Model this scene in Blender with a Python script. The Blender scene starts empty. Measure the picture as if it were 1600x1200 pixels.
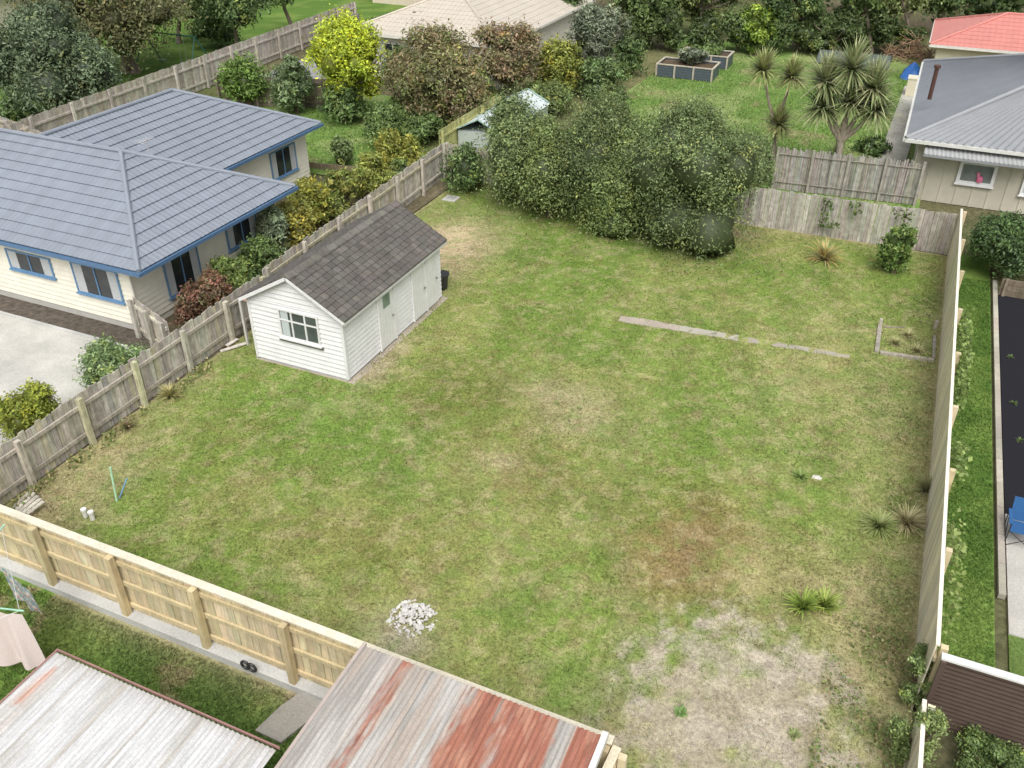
import bpy, math, random
import numpy as np
from mathutils import Vector
random.seed(11); rng=np.random.default_rng(11)
scene=bpy.context.scene; COL=scene.collection
F=1380.;TH=math.radians(33.1);AZ=math.radians(24.1);H=13.8
ca,sa,ct,st=math.cos(AZ),math.sin(AZ),math.cos(TH),math.sin(TH)
def ray(px,py):
    q=py-600; X=px-800; fw=F*ct-q*st; dn=F*st+q*ct
    return X*ca-fw*sa, X*sa+fw*ca, dn
def at(px,py,z=0.0):
    rx,ry,dn=ray(px,py); t=(H-z)/dn
    return Vector((rx*t,ry*t,z))
def zat(px,py,loc):
    rx,ry,dn=ray(px,py); t=math.hypot(loc[0],loc[1])/math.hypot(rx,ry)
    return Vector((rx*t,ry*t,H-t*dn))
def depth(p):
    Y=-p[0]*sa+p[1]*ca
    return Y*ct+(H-p[2])*st
# ---------------- noise
TAB=rng.random((256,256))
def vn(x,y,seed=0):
    x=np.asarray(x,float)+seed*17.3; y=np.asarray(y,float)+seed*31.7
    xi=np.floor(x).astype(int); yi=np.floor(y).astype(int); fx=x-xi; fy=y-yi
    fx=fx*fx*(3-2*fx); fy=fy*fy*(3-2*fy)
    a=TAB[xi&255,yi&255]; b=TAB[(xi+1)&255,yi&255]; c=TAB[xi&255,(yi+1)&255]; d=TAB[(xi+1)&255,(yi+1)&255]
    return (a*(1-fx)+b*fx)*(1-fy)+(c*(1-fx)+d*fx)*fy
def fbm(x,y,sc,seed=0,o=4):
    s=0;a=.5;t=0
    for i in range(o):
        s=s+a*vn(np.asarray(x)*sc,np.asarray(y)*sc,seed+i*3); t+=a; a*=.55; sc*=2.07
    return s/t
def sstep(a,b,x):
    t=np.clip((x-a)/(b-a),0,1); return t*t*(3-2*t)
# ---------------- materials
def mat(name,col=(1,1,1),rough=.8,spec=.3,n1=None,n2=None,bump=None,metal=0,trans=0):
    m=bpy.data.materials.new(name); m.use_nodes=True; nt=m.node_tree; N=nt.nodes; L=nt.links
    b=N['Principled BSDF']; b.inputs['Roughness'].default_value=rough; b.inputs['Metallic'].default_value=metal
    b.inputs['Specular IOR Level'].default_value=spec
    tc=N.new('ShaderNodeTexCoord')
    a=N.new('ShaderNodeAttribute'); a.attribute_name='Col'; cur=a.outputs['Color']
    def mul(cur,other):
        mx=N.new('ShaderNodeMix'); mx.data_type='RGBA'; mx.blend_type='MULTIPLY'; mx.inputs[0].default_value=1
        L.new(cur,mx.inputs[6])
        if isinstance(other,tuple): mx.inputs[7].default_value=(*other,1)
        else: L.new(other,mx.inputs[7])
        return mx.outputs[2]
    cur=mul(cur,tuple(col))
    for n in (n1,n2):
        if not n: continue
        sc,lo,hi=n
        mp=N.new('ShaderNodeMapping'); mp.inputs['Scale'].default_value=sc; L.new(tc.outputs['Object'],mp.inputs[0])
        nz=N.new('ShaderNodeTexNoise'); nz.inputs['Scale'].default_value=1; nz.inputs['Detail'].default_value=5; nz.inputs['Roughness'].default_value=.6
        L.new(mp.outputs[0],nz.inputs['Vector'])
        mr=N.new('ShaderNodeMapRange'); mr.inputs[1].default_value=.3; mr.inputs[2].default_value=.7; mr.inputs[3].default_value=lo; mr.inputs[4].default_value=hi
        L.new(nz.outputs['Fac'],mr.inputs[0]); cur=mul(cur,mr.outputs[0])
    L.new(cur,b.inputs['Base Color'])
    if bump:
        sc,s,d=bump
        mp=N.new('ShaderNodeMapping'); mp.inputs['Scale'].default_value=sc; L.new(tc.outputs['Object'],mp.inputs[0])
        nz=N.new('ShaderNodeTexNoise'); nz.inputs['Scale'].default_value=1; nz.inputs['Detail'].default_value=6; L.new(mp.outputs[0],nz.inputs['Vector'])
        bp=N.new('ShaderNodeBump'); bp.inputs['Strength'].default_value=s; bp.inputs['Distance'].default_value=d
        L.new(nz.outputs['Fac'],bp.inputs['Height']); L.new(bp.outputs[0],b.inputs['Normal'])
    if trans:
        tr=N.new('ShaderNodeBsdfTranslucent'); L.new(cur,tr.inputs[0]); ms=N.new('ShaderNodeMixShader'); ms.inputs[0].default_value=trans
        L.new(b.outputs[0],ms.inputs[1]); L.new(tr.outputs[0],ms.inputs[2]); L.new(ms.outputs[0],N['Material Output'].inputs[0])
    return m
def u3(s): return (s,s,s)
M={}
M['leaf']=mat('leaf',rough=.5,spec=.35,trans=.25)
M['bark']=mat('bark',rough=.9,spec=.1,n1=((12,12,3),.6,1.3),bump=((20,20,5),.6,.03))
M['grass']=mat('grass',rough=.75,spec=.15,trans=.25)
M['turf']=mat('turf',rough=.95,spec=.05,n1=(u3(14),.66,1.32),n2=(u3(45),.68,1.32),bump=(u3(30),.5,.02))
M['ground']=mat('ground_cover',rough=.95,spec=.05,n1=(u3(.25),.7,1.3),n2=(u3(6),.6,1.4),bump=(u3(8),.8,.05))
M['wood']=mat('timber',rough=.8,spec=.15,n1=((28,28,2.2),.82,1.15),n2=(u3(3),.85,1.12),bump=((40,40,3),.3,.01))
M['oldwood']=mat('weathered_timber',rough=.9,spec=.1,n1=((30,30,1.8),.62,1.28),n2=(u3(5),.74,1.22),bump=((40,40,3),.5,.01))
M['paint']=mat('painted_board',rough=.55,spec=.3,n1=(u3(2.5),.91,1.04),n2=((20,20,4),.95,1.02))
M['conc']=mat('concrete',rough=.9,spec=.15,n1=(u3(.9),.8,1.12),n2=(u3(20),.85,1.12),bump=(u3(40),.4,.01))
M['metalroof']=mat('pressed_metal_tile',rough=.5,spec=.4,n1=(u3(1.2),.94,1.06),n2=(u3(60),.9,1.1))
M['tile']=mat('concrete_tile',rough=.85,spec=.2,n1=(u3(3),.8,1.2),n2=(u3(40),.78,1.22),bump=(u3(50),.4,.01))
M['iron']=mat('corrugated_iron',rough=.5,spec=.4,n1=((22,1.4,4),.8,1.15),n2=(u3(30),.85,1.12))
M['metal']=mat('coated_metal',rough=.45,spec=.4,n1=(u3(4),.9,1.08))
M['glass']=mat('window_glass',rough=.08,spec=.6,n1=(u3(1.5),.6,1.4))
M['cloth']=mat('fabric',rough=.95,spec=.05,n1=(u3(60),.85,1.12))
M['stone']=mat('broken_concrete',rough=.9,spec=.15,n1=(u3(25),.8,1.15),bump=(u3(30),.5,.02))
M['plastic']=mat('plastic',rough=.4,spec=.4)
# ---------------- object helpers
ORIG={}
def empty(name,loc,label,cat,group=None):
    o=bpy.data.objects.new(name,None); COL.objects.link(o); o.location=loc; o.empty_display_size=.2
    ORIG[o.name]=Vector(loc); o['label']=label; o['category']=cat
    if group:o['group']=group
    return o
def tag(o,label=None,cat=None,group=None,kind=None):
    if label:o['label']=label
    if cat:o['category']=cat
    if group:o['group']=group
    if kind:o['kind']=kind
    return o
def link(me,name,m,parent,origin):
    me.materials.append(M[m] if isinstance(m,str) else m)
    o=bpy.data.objects.new(name,me); COL.objects.link(o)
    if parent: o.parent=parent; ORIG[o.name]=ORIG[parent.name]
    else: o.location=origin; ORIG[o.name]=Vector(origin)
    return o
def npmesh(name,V,Q,C,m,parent=None,origin=(0,0,0),smooth=False):
    V=np.asarray(V,float); Q=np.asarray(Q,int)
    off=ORIG[parent.name] if parent else Vector(origin)
    V=V-np.array([off.x,off.y,off.z])
    me=bpy.data.meshes.new(name); n=len(V); k=len(Q); s=Q.shape[1]
    me.vertices.add(n); me.vertices.foreach_set('co',V.astype(np.float32).ravel())
    me.loops.add(k*s); me.loops.foreach_set('vertex_index',Q.astype(np.int32).ravel())
    me.polygons.add(k); me.polygons.foreach_set('loop_start',(np.arange(k)*s).astype(np.int32))
    try: me.polygons.foreach_set('loop_total',np.full(k,s,np.int32))
    except Exception: pass
    if smooth: me.polygons.foreach_set('use_smooth',np.ones(k,bool))
    me.update(calc_edges=True)
    a=me.color_attributes.new('Col','FLOAT_COLOR','POINT')
    cc=np.ones((n,4),np.float32); cc[:,:3]=C; a.data.foreach_set('color',cc.ravel())
    return link(me,name,m,parent,origin)
class MB:
    def __init__(s): s.V=[];s.F=[];s.C=[]
    def add(s,v,f,c):
        n=len(s.V); s.V+=[tuple(p) for p in v]; s.F+=[tuple(i+n for i in q) for q in f]
        s.C+=[tuple(c)]*len(v)
    def box(s,a,b,c=(1,1,1)):
        x0,x1=sorted((a[0],b[0]));y0,y1=sorted((a[1],b[1]));z0,z1=sorted((a[2],b[2]))
        s.add([(x0,y0,z0),(x1,y0,z0),(x1,y1,z0),(x0,y1,z0),(x0,y0,z1),(x1,y0,z1),(x1,y1,z1),(x0,y1,z1)],
              [(0,3,2,1),(4,5,6,7),(0,1,5,4),(1,2,6,5),(2,3,7,6),(3,0,4,7)],c); return s
    def beam(s,p,q,w,h,c=(1,1,1)):
        p=Vector(p);q=Vector(q);d=(q-p).normalized(); up=Vector((0,0,1)) if abs(d.z)<.9 else Vector((0,1,0))
        r=d.cross(up).normalized()*w/2; u=r.cross(d).normalized()*h/2
        v=[p-r-u,p+r-u,p+r+u,p-r+u,q-r-u,q+r-u,q+r+u,q-r+u]
        s.add(v,[(0,1,2,3),(7,6,5,4),(0,4,5,1),(1,5,6,2),(2,6,7,3),(3,7,4,0)],c); return s
    def tube(s,pts,rad,n=8,c=(1,1,1)):
        pts=[Vector(p) for p in pts]; vs=[];fs=[]
        if not isinstance(rad,(list,tuple)): rad=[rad]*len(pts)
        for i,p in enumerate(pts):
            d=(pts[min(i+1,len(pts)-1)]-pts[max(i-1,0)]).normalized()
            a=Vector((1,0,0)) if abs(d.x)<.8 else Vector((0,1,0)); e=d.cross(a).normalized(); f=d.cross(e)
            for k in range(n):
                t=2*math.pi*k/n; vs.append(p+(e*math.cos(t)+f*math.sin(t))*rad[i])
        for i in range(len(pts)-1):
            for k in range(n): fs.append((i*n+k,i*n+(k+1)%n,(i+1)*n+(k+1)%n,(i+1)*n+k))
        fs.append(tuple(range(n))[::-1]); fs.append(tuple((len(pts)-1)*n+k for k in range(n)))
        s.add(vs,fs,c); return s
    def poly(s,pts,c=(1,1,1)): s.add(pts,[tuple(range(len(pts)))],c); return s
    def build(s,name,m,parent=None,origin=(0,0,0),smooth=False):
        off=ORIG[parent.name] if parent else Vector(origin)
        me=bpy.data.meshes.new(name); me.from_pydata([(v[0]-off.x,v[1]-off.y,v[2]-off.z) for v in s.V],[],s.F)
        a=me.color_attributes.new('Col','FLOAT_COLOR','POINT')
        cc=np.ones((len(s.V),4),np.float32); cc[:,:3]=np.array(s.C); a.data.foreach_set('color',cc.ravel())
        if smooth: me.polygons.foreach_set('use_smooth',[True]*len(me.polygons))
        me.update(); return link(me,name,m,parent,origin)
def cj(c,j=.12):
    k=1+random.uniform(-j,j); return tuple(max(0,v*k*(1+random.uniform(-j,j)*.25)) for v in c)
# ---------------- foliage
def quads_leaf(c,n,ls,asp,col,up=None):
    N=len(c); d=rng.normal(size=(N,3)) if up is None else up
    n=n/np.linalg.norm(n,axis=1,keepdims=True)
    d=d-n*(d*n).sum(1,keepdims=True); d/=np.linalg.norm(d,axis=1,keepdims=True)+1e-9
    e=np.cross(n,d); ls=ls[:,None]
    V=np.stack([c-d*ls,c+e*ls*asp,c+d*ls-n*ls*.25,c-e*ls*asp],1).reshape(-1,3)
    Q=np.arange(4*N).reshape(N,4); C=np.repeat(col,4,0)
    return V,Q,C
PG=1.75
def foliage(parent,name,c,r,nleaf,ls,pal,nb=7,br=.5,asp=.42,core=.76,zmin=.03,lump=.16,dens=24,skirt=False,wisps=.12):
    c=np.array(c,float); r=np.array(r,float); pal=np.array(pal,float)*PG
    dirs=rng.normal(size=(nb,3)); dirs/=np.linalg.norm(dirs,axis=1,keepdims=True); dirs[:,2]=dirs[:,2]*.9+.08
    bc=c+dirs*r*(1-br)*rng.uniform(.72,1.2,(nb,1)); bR=r*br*rng.uniform(.65,1.25,(nb,1))
    if br>.4: bc[0]=c; bR[0]=r*.84
    w=(bR.prod(1))**.67; w/=w.sum()
    K=max(nb*8,nleaf//dens); bi=rng.choice(nb,K,p=w)
    btint=rng.uniform(.85,1.18,(nb,1))
    dd=rng.normal(size=(K,3)); dd/=np.linalg.norm(dd,axis=1,keepdims=True)
    low=dd[:,2]<(-.75 if skirt else -.45); dd[low,2]*=-1
    rr=rng.uniform(.78,1.1,(K,1)); ws=rng.random((K,1))<wisps; rr=np.where(ws,rng.uniform(1.08,1.32,(K,1)),rr)
    cc=bc[bi]+dd*bR[bi]*rr
    sg=bR[bi].mean(1)*lump*rng.uniform(.55,1.3,K)
    a=rng.random((K,1)); i0=rng.integers(0,len(pal),K); i1=rng.integers(0,len(pal),K)
    kc=pal[i0]*a+pal[i1]*(1-a); kc=kc*rng.uniform(.6,1.4,(K,1))*btint[bi]
    yel=rng.random(K)<.06; kc[yel]=kc[yel]*np.array([1.4,1.2,.9])
    li=rng.integers(0,K,nleaf)
    P=cc[li]+rng.normal(size=(nleaf,3))*sg[li][:,None]
    nn=dd[li]*1.0+rng.normal(size=(nleaf,3))*.75+np.array([0,0,.35])
    col=kc[li]*rng.uniform(.65,1.4,(nleaf,1))
    def sk(P):
        if not skirt: return P
        k=np.clip((c[2]-P[:,2])/r[2],0,.86); s=1/np.sqrt(1-k*k); P=P.copy(); P[:,0]=c[0]+(P[:,0]-c[0])*s; P[:,1]=c[1]+(P[:,1]-c[1])*s; return P
    P=sk(P); keep=P[:,2]>zmin; P=P[keep];nn=nn[keep];col=col[keep]
    V,Q,C=quads_leaf(P,nn,ls*rng.uniform(.6,1.4,len(P)),asp,col)
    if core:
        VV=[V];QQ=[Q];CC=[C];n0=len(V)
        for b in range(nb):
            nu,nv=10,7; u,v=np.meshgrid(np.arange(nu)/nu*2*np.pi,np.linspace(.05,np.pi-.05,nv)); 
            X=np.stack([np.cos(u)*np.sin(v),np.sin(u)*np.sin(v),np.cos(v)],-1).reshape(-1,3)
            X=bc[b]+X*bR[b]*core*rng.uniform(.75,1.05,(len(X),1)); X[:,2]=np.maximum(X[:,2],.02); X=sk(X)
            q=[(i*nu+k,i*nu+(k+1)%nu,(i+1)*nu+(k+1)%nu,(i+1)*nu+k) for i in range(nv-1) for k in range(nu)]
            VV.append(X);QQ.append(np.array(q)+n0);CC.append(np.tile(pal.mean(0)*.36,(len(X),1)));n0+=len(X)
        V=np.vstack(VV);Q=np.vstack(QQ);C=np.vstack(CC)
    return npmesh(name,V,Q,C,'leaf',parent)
def solve_box(x0,y0,x1,y1):
    cx,cy=(x0+x1)/2,(y0+y1)/2; Hh=1.5
    for _ in range(12):
        p=at(cx,cy,Hh/2*.95); s=depth(p)/F; W=(x1-x0)*s; h=(y1-y0)*s
        rx,ry,dn=ray(cx,cy); ph=math.atan2(dn,math.hypot(rx,ry))
        v=(h**2-(W*math.sin(ph))**2); Hn=math.sqrt(v)/math.cos(ph) if v>0 else 0
        Hn=max(Hn,.45*W); Hh=.5*Hh+.5*Hn
    return p,W,Hh,s
def shrub(x0,y0,x1,y1,pal,label,cat='shrub',name='shrub',nb=7,br=.5,lf=1.,ls=1.,group=None,asp=.42,core=.76,skirt=True,lump=.16):
    p,W,Hh,s=solve_box(x0,y0,x1,y1)
    root=empty(name,(p.x,p.y,0),label,cat,group)
    n=int(min(42000,max(900,(x1-x0)*(y1-y0)*.41*2.4))*lf)
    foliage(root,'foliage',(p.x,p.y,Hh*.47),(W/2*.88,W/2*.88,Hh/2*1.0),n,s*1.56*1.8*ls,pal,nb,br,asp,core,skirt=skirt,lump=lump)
    mb=MB(); 
    for k in range(3):
        a=random.uniform(0,6.28); mb.tube([(p.x+.05*k,p.y,0),(p.x+math.cos(a)*W*.12,p.y+math.sin(a)*W*.12,Hh*.35),(p.x+math.cos(a)*W*.25,p.y+math.sin(a)*W*.25,Hh*.6)],[.05,.035,.015],6,(.13,.1,.07))
    mb.build('stem','bark',root)
    return root
def tree(bx,by,x0,y0,x1,y1,pal,label,cat='tree',name='tree',nb=12,br=.34,lf=1.,ls=1.,tr=.16,group=None,core=.6,trunks=1,tcol=(.22,.18,.14),lump=.2):
    b=at(bx,by); c=zat((x0+x1)/2,(y0+y1)/2,b); s=depth(c)/F; W=(x1-x0)*s
    rz=max(.35*W,(y1-y0)*s/2)
    c.z=max(c.z,rz*.6)
    root=empty(name,(b.x,b.y,0),label,cat,group)
    n=int(min(28000,max(1200,(x1-x0)*(y1-y0)*.41*2.2))*lf)
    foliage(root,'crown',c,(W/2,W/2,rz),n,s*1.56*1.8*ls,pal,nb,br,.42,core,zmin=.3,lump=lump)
    mb=MB()
    for k in range(trunks):
        o=Vector((random.uniform(-.5,.5),random.uniform(-.5,.5),0))*(trunks>1)
        top=c+Vector((random.uniform(-.2,.2)*W,random.uniform(-.2,.2)*W,0))
        mid=(b+o).lerp(top,.55)+Vector((random.uniform(-.2,.2),random.uniform(-.2,.2),0))
        mb.tube([b+o,b+o+Vector((0,0,.3)),mid,top],[tr*1.3,tr,tr*.75,tr*.4],8,tcol)
        for j in range(6):
            a=random.uniform(0,6.28); e=mid+Vector((math.cos(a)*W*.42,math.sin(a)*W*.42,(c.z-mid.z)+rz*random.uniform(-.1,.85)))
            mb.tube([mid.lerp(top,random.uniform(0,.5)),mid.lerp(e,.6)+Vector((0,0,.1)),e],[tr*.5,tr*.3,tr*.1],6,tcol)
    mb.build('trunk','bark',root)
    return root
def blades(parent,name,c,n,L,w,cols,spread=(0,1.3),droop=.5,segs=4,m='leaf'):
    V=[];Q=[];C=[]
    for i in range(n):
        a=random.uniform(0,6.283); el=random.uniform(*spread); l=L*random.uniform(.7,1.15)
        h=Vector((math.cos(a),math.sin(a),0)); sd=Vector((-h.y,h.x,0)); col=np.array(random.choice(cols))*random.uniform(.7,1.3)
        p=Vector(c); e=el
        for k in range(segs+1):
            t=k/segs; ww=w*(1-t**1.5)*.5+w*.05
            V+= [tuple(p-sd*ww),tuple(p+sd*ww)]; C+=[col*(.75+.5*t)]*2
            if k<segs:
                b=len(V)-2; Q.append((b,b+1,b+3,b+2))
            p=p+(h*math.sin(e)+Vector((0,0,1))*math.cos(e))*l/segs; e+=droop/segs*(1+t)
    return npmesh(name,V,Q,np.array(C),m,parent)
# ---------------- fences
def fence(name,p0,p1,h,side,cols,label,cat='fence',m='oldwood',pw=.15,gap=.012,sp=2.0,rails=(.35,1.35),ps=.12,cap=None,plinth=None,jit=.02,post_above=0.,tilt=0,pcols=None,group=None,th=.022,railw=.05,railh=.1):
    p0=Vector((p0[0],p0[1],0));p1=Vector((p1[0],p1[1],0)); L=(p1-p0).length; d=(p1-p0)/L; n=Vector((-d.y,d.x,0))*side
    root=empty(name,((p0+p1)/2),label,cat,group); pcols=pcols or cols
    mb=MB(); x=0
    zb=plinth[0]*.5 if plinth else .03
    while x<L-.02:
        w=pw*random.uniform(.93,1.05); a=p0+d*x; b=p0+d*min(L,x+w)
        hh=h+random.uniform(-jit,jit); off=random.uniform(-.004,.004); c=cj(random.choice(cols),.16)
        v=[a+n*off,b+n*off,b+n*(off+th),a+n*(off+th)]
        tl=Vector((d.x,d.y,0))*random.uniform(-tilt,tilt)
        mb.add([(q.x,q.y,zb) for q in v]+[(q.x+tl.x,q.y+tl.y,hh) for q in v],[(0,3,2,1),(4,5,6,7),(0,1,5,4),(1,2,6,5),(2,3,7,6),(3,0,4,7)],c)
        x+=w+gap
    mb.build('palings',m,root)
    for z in rails:
        a=p0+n*(th+.012+railw/2)+Vector((0,0,z)); b=p1+n*(th+.012+railw/2)+Vector((0,0,z)); MB().beam(a,b,railw,railh,cj(random.choice(pcols),.1)).build('rail',m,root)
    k=max(1,round(L/sp))
    for i in range(k+1):
        q=p0+d*(min(max(L*i/k,.08),L-.08))+n*(th+.02+railw+ps/2+.004)
        mb=MB(); hh=h-.03+post_above+random.uniform(-.02,.02); mb.box((q.x-ps/2,q.y-ps/2,0),(q.x+ps/2,q.y+ps/2,hh),cj(random.choice(pcols),.12)); mb.build('post',m,root)
    if cap:
        MB().beam(p0+n*.03+Vector((0,0,h+jit+.022)),p1+n*.03+Vector((0,0,h+jit+.022)),cap[0],.035,cap[1]).build('cap',m,root)
    if plinth:
        MB().beam(p0+n*.1+Vector((0,0,plinth[0]/2)),p1+n*.1+Vector((0,0,plinth[0]/2)),.3,plinth[0],plinth[1]).build('plinth','conc',root)
    return root
# ---------------- roof planes
def plane_roof(mb,p0,p1,q0,q1,row=.37,step=.03,lam=.2,amp=.012,du=.05,col=(1,1,1),colf=None):
    p0,p1,q0,q1=map(Vector,(p0,p1,q0,q1)); U=(p1-p0); L=U.length; U/=L
    W=(q0-p0)-U*((q0-p0).dot(U)); h=W.length; Vv=W/h; Nn=U.cross(Vv); 
    if Nn.z<0: Nn=-Nn
    a0,a1=0,(q0-p0).dot(U); b0,b1=L,(q1-p0).dot(U)
    lo=min(a0,a1);hi=max(b0,b1); us=np.arange(lo,hi+du,du); nr=max(1,round(h/row)); 
    vs=[];fs=[];cs=[]; nU=len(us)
    for k in range(nr):
        for (vv,zo) in ((h*k/nr,step),(h*(k+1)/nr,0)):
            t=vv/h; mn=a0+(a1-a0)*t; mx=b0+(b1-b0)*t
            for u in us:
                uc=min(max(u,mn),mx); P=p0+U*uc+Vv*vv+Nn*(zo+amp*math.sin(2*math.pi*u/lam)); vs.append(tuple(P))
                cs.append(colf(uc,vv) if colf else col)
        b=2*k*nU
        for i in range(nU-1):
            fs.append((b+i,b+i+1,b+nU+i+1,b+nU+i))
            if k>0: fs.append((b-nU+i,b-nU+i+1,b+i+1,b+i))
    n=len(mb.V); mb.V+=vs; mb.C+=cs; mb.F+=[tuple(i+n for i in f) for f in fs]
def wmap(axis,val,s):
    if axis=='y': return lambda a,d,z:(a,val+s*d,z)
    return lambda a,d,z:(val+s*d,a,z)
def clad(mb,f,a0,a1,z0,z1,pitch=.18,col=(1,1,1),lip=.03,top=None):
    z=z0
    while z<z1-.01:
        zu=min(z+pitch,z1)
        l0,r0=(a0,a1) if not top else top(z); l1,r1=(a0,a1) if not top else top(zu)
        v=[f(l0,lip,z),f(r0,lip,z),f(r1,.004,zu),f(l1,.004,zu),f(l0,0,z),f(r0,0,z)]
        mb.add(v,[(0,1,2,3),(4,5,1,0)],col); z=zu
def window(root,f,a0,a1,z0,z1,fc=(.8,.8,.8),mull=(.5,),trans=None,curtain=True,fw=.05,trim=None,name='window',gc=(.03,.035,.04)):
    a0,a1=sorted((a0,a1)); mb=MB(); D0,D1=.035,.08
    def bx(b0,b1,y0,y1,d0=D0,d1=D1,c=fc): mb.box(f(b0,d0,y0),f(b1,d1,y1),c)
    bx(a0,a1,z0,z0+fw);bx(a0,a1,z1-fw,z1);bx(a0,a0+fw,z0+fw,z1-fw);bx(a1-fw,a1,z0+fw,z1-fw)
    for t in mull:
        c=a0+(a1-a0)*t; bx(c-fw*.4,c+fw*.4,z0+fw,z1-fw,D0,D1-.005)
    if trans:
        zt=z0+(z1-z0)*trans; bx(a0+fw,a1-fw,zt-fw*.4,zt+fw*.4,D0,D1-.01)
    w=mb.build(name,'paint',root)
    MB().box(f(a0+fw*.5,.037,z0+fw*.5),f(a1-fw*.5,.05,z1-fw*.5),gc).build('pane','glass',w)
    if curtain:
        cw=(a1-a0)*.2
        for (b0,b1) in ((a0+fw,a0+fw+cw),(a1-fw-cw,a1-fw)):
            k=6; V=[];Q=[]
            for i in range(2*k+1):
                aa=b0+(b1-b0)*i/(2*k); dd=.052+.008*(i%2); V+=[f(aa,dd,z0+fw),f(aa,dd,z1-fw)]
                if i: Q.append((2*i-2,2*i,2*i+1,2*i-1))
            cb=MB(); cb.add(V,Q,(.5,.52,.52)); cb.build('curtain','cloth',w)
    MB().box(f(a0-.04,.032,z0-.05),f(a1+.04,.12,z0-.003),trim or fc).build('sill','paint',w)
    return w

# ================= GROUND =================
def sheet(name,x0,x1,y0,y1,step,cf,z,amp,m,mask=None,label=None,kind='structure'):
    xs=np.arange(x0,x1+step*.5,step); ys=np.arange(y0,y1+step*.5,step); X,Y=np.meshgrid(xs,ys); nx=len(xs)
    Z=z+amp*fbm(X,Y,1.3,5)+amp*.6*fbm(X,Y,6,9)
    V=np.stack([X,Y,Z],-1).reshape(-1,3); C=cf(X.ravel(),Y.ravel())
    i,j=np.meshgrid(np.arange(nx-1),np.arange(len(ys)-1)); b=(j*nx+i).ravel(); Q=np.stack([b,b+1,b+nx+1,b+nx],1)
    if mask is not None:
        cx=X.ravel()[b]+step/2; cy=Y.ravel()[b]+step/2; Q=Q[mask(cx,cy)]
    o=npmesh(name,V,Q,C,m,smooth=True); o['kind']=kind
    if label:o['label']=label
    return o
def mixc(C,c,w): return C*(1-w[:,None])+np.array(c)*w[:,None]
def ground_col(x,y):
    C=np.tile(np.array([.11,.125,.05]),(len(x),1)); C=mixc(C,(.16,.13,.09),sstep(.45,.65,fbm(x,y,.2,3))); return C
sheet('ground',-420,420,-60,780,6,ground_col,-.03,0,'ground')

def inpoly(px,py,poly):
    r=np.zeros(len(px),bool); n=len(poly)
    for i in range(n):
        x1,y1=poly[i][:2];x2,y2=poly[(i+1)%n][:2]
        c=((y1>py)!=(y2>py))&(px<(x2-x1)*(py-y1)/(y2-y1+1e-12)+x1); r^=c
    return r
GP=[at(*p) for p in ((930,1240),(965,1130),(1005,1015),(1052,960),(1118,948),(1180,996),(1250,1008),(1305,1022),(1322,1100),(1340,1240))]
GP=[(p.x,p.y) for p in GP]
def gravel_w(x,y):
    s=np.zeros(len(x))
    for k in range(16):
        a=k*.785; r=.9 if k%2 else .4
        s+=inpoly(x+r*math.cos(a),y+r*math.sin(a),GP)
    s/=16
    return sstep(.12,1.0,s+(fbm(x,y,3.0,21,5)-.5)*1.9*(1-np.abs(2*s-1)*.5)-.3*sstep(.52,.72,fbm(x,y,1.0,24)))
SPOTS=[(1095,850,1.3,1.5,(.23,.12,.065),.75),(1060,900,1.0,.8,(.23,.135,.07),.55),(760,610,2.2,1.5,(.18,.16,.055),.5),(690,650,1.2,2.,(.15,.15,.05),.35),(850,740,2,1.2,(.25,.18,.08),.45),
(610,850,2.2,1.2,(.21,.18,.065),.4),(350,700,1.5,1.5,(.18,.21,.055),.5),(880,620,1.3,.8,(.39,.34,.21),.55),(900,660,.8,.6,(.40,.34,.22),.55),(1260,600,1.4,3,(.36,.35,.16),.5),(1290,520,1,2,(.34,.33,.14),.4),
(780,725,.6,.5,(.45,.38,.24),.5),(130,740,1.2,2.4,(.38,.31,.18),.6),(70,790,1.0,1.2,(.36,.29,.18),.6),(1390,650,.8,4,(.32,.30,.15),.5),(1200,900,1.6,1.4,(.37,.33,.16),.6),(1350,950,1.2,1.8,(.3,.25,.13),.5),
(705,375,1.3,2.1,(.52,.41,.27),1.2),(725,400,.9,1.4,(.50,.40,.26),1.0),(650,425,.6,1.5,(.46,.36,.24),1.0),(610,560,.3,1.2,(.44,.36,.25),.9),(575,585,.4,.5,(.44,.36,.25),.9),(1160,368,.7,.5,(.36,.27,.18),.9),(1400,360,2,.8,(.34,.28,.16),.5),(625,1000,.7,.5,(.44,.39,.29),.8),
(960,1120,.7,1.2,(.32,.28,.16),.6),(1000,480,3,1.2,(.27,.28,.1),.3),(480,620,1.8,1.5,(.14,.24,.05),.55),(560,680,2.2,1.2,(.15,.24,.05),.5),(900,430,3,2,(.16,.25,.05),.55),(1080,660,1.6,1.2,(.16,.24,.055),.5),(1300,450,2,1,(.17,.25,.055),.5),(1010,560,2.4,.8,(.17,.26,.055),.45),(980,700,.5,2.,(.34,.3,.16),.3),(420,820,2.5,1,(.19,.19,.06),.4),(740,330,1.5,1.5,(.17,.25,.06),.45),(1330,1060,.8,2.5,(.32,.28,.16),.6)]
SP=[(at(a,b).x,at(a,b).y,rx,ry,c,w) for a,b,rx,ry,c,w in SPOTS]
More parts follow.
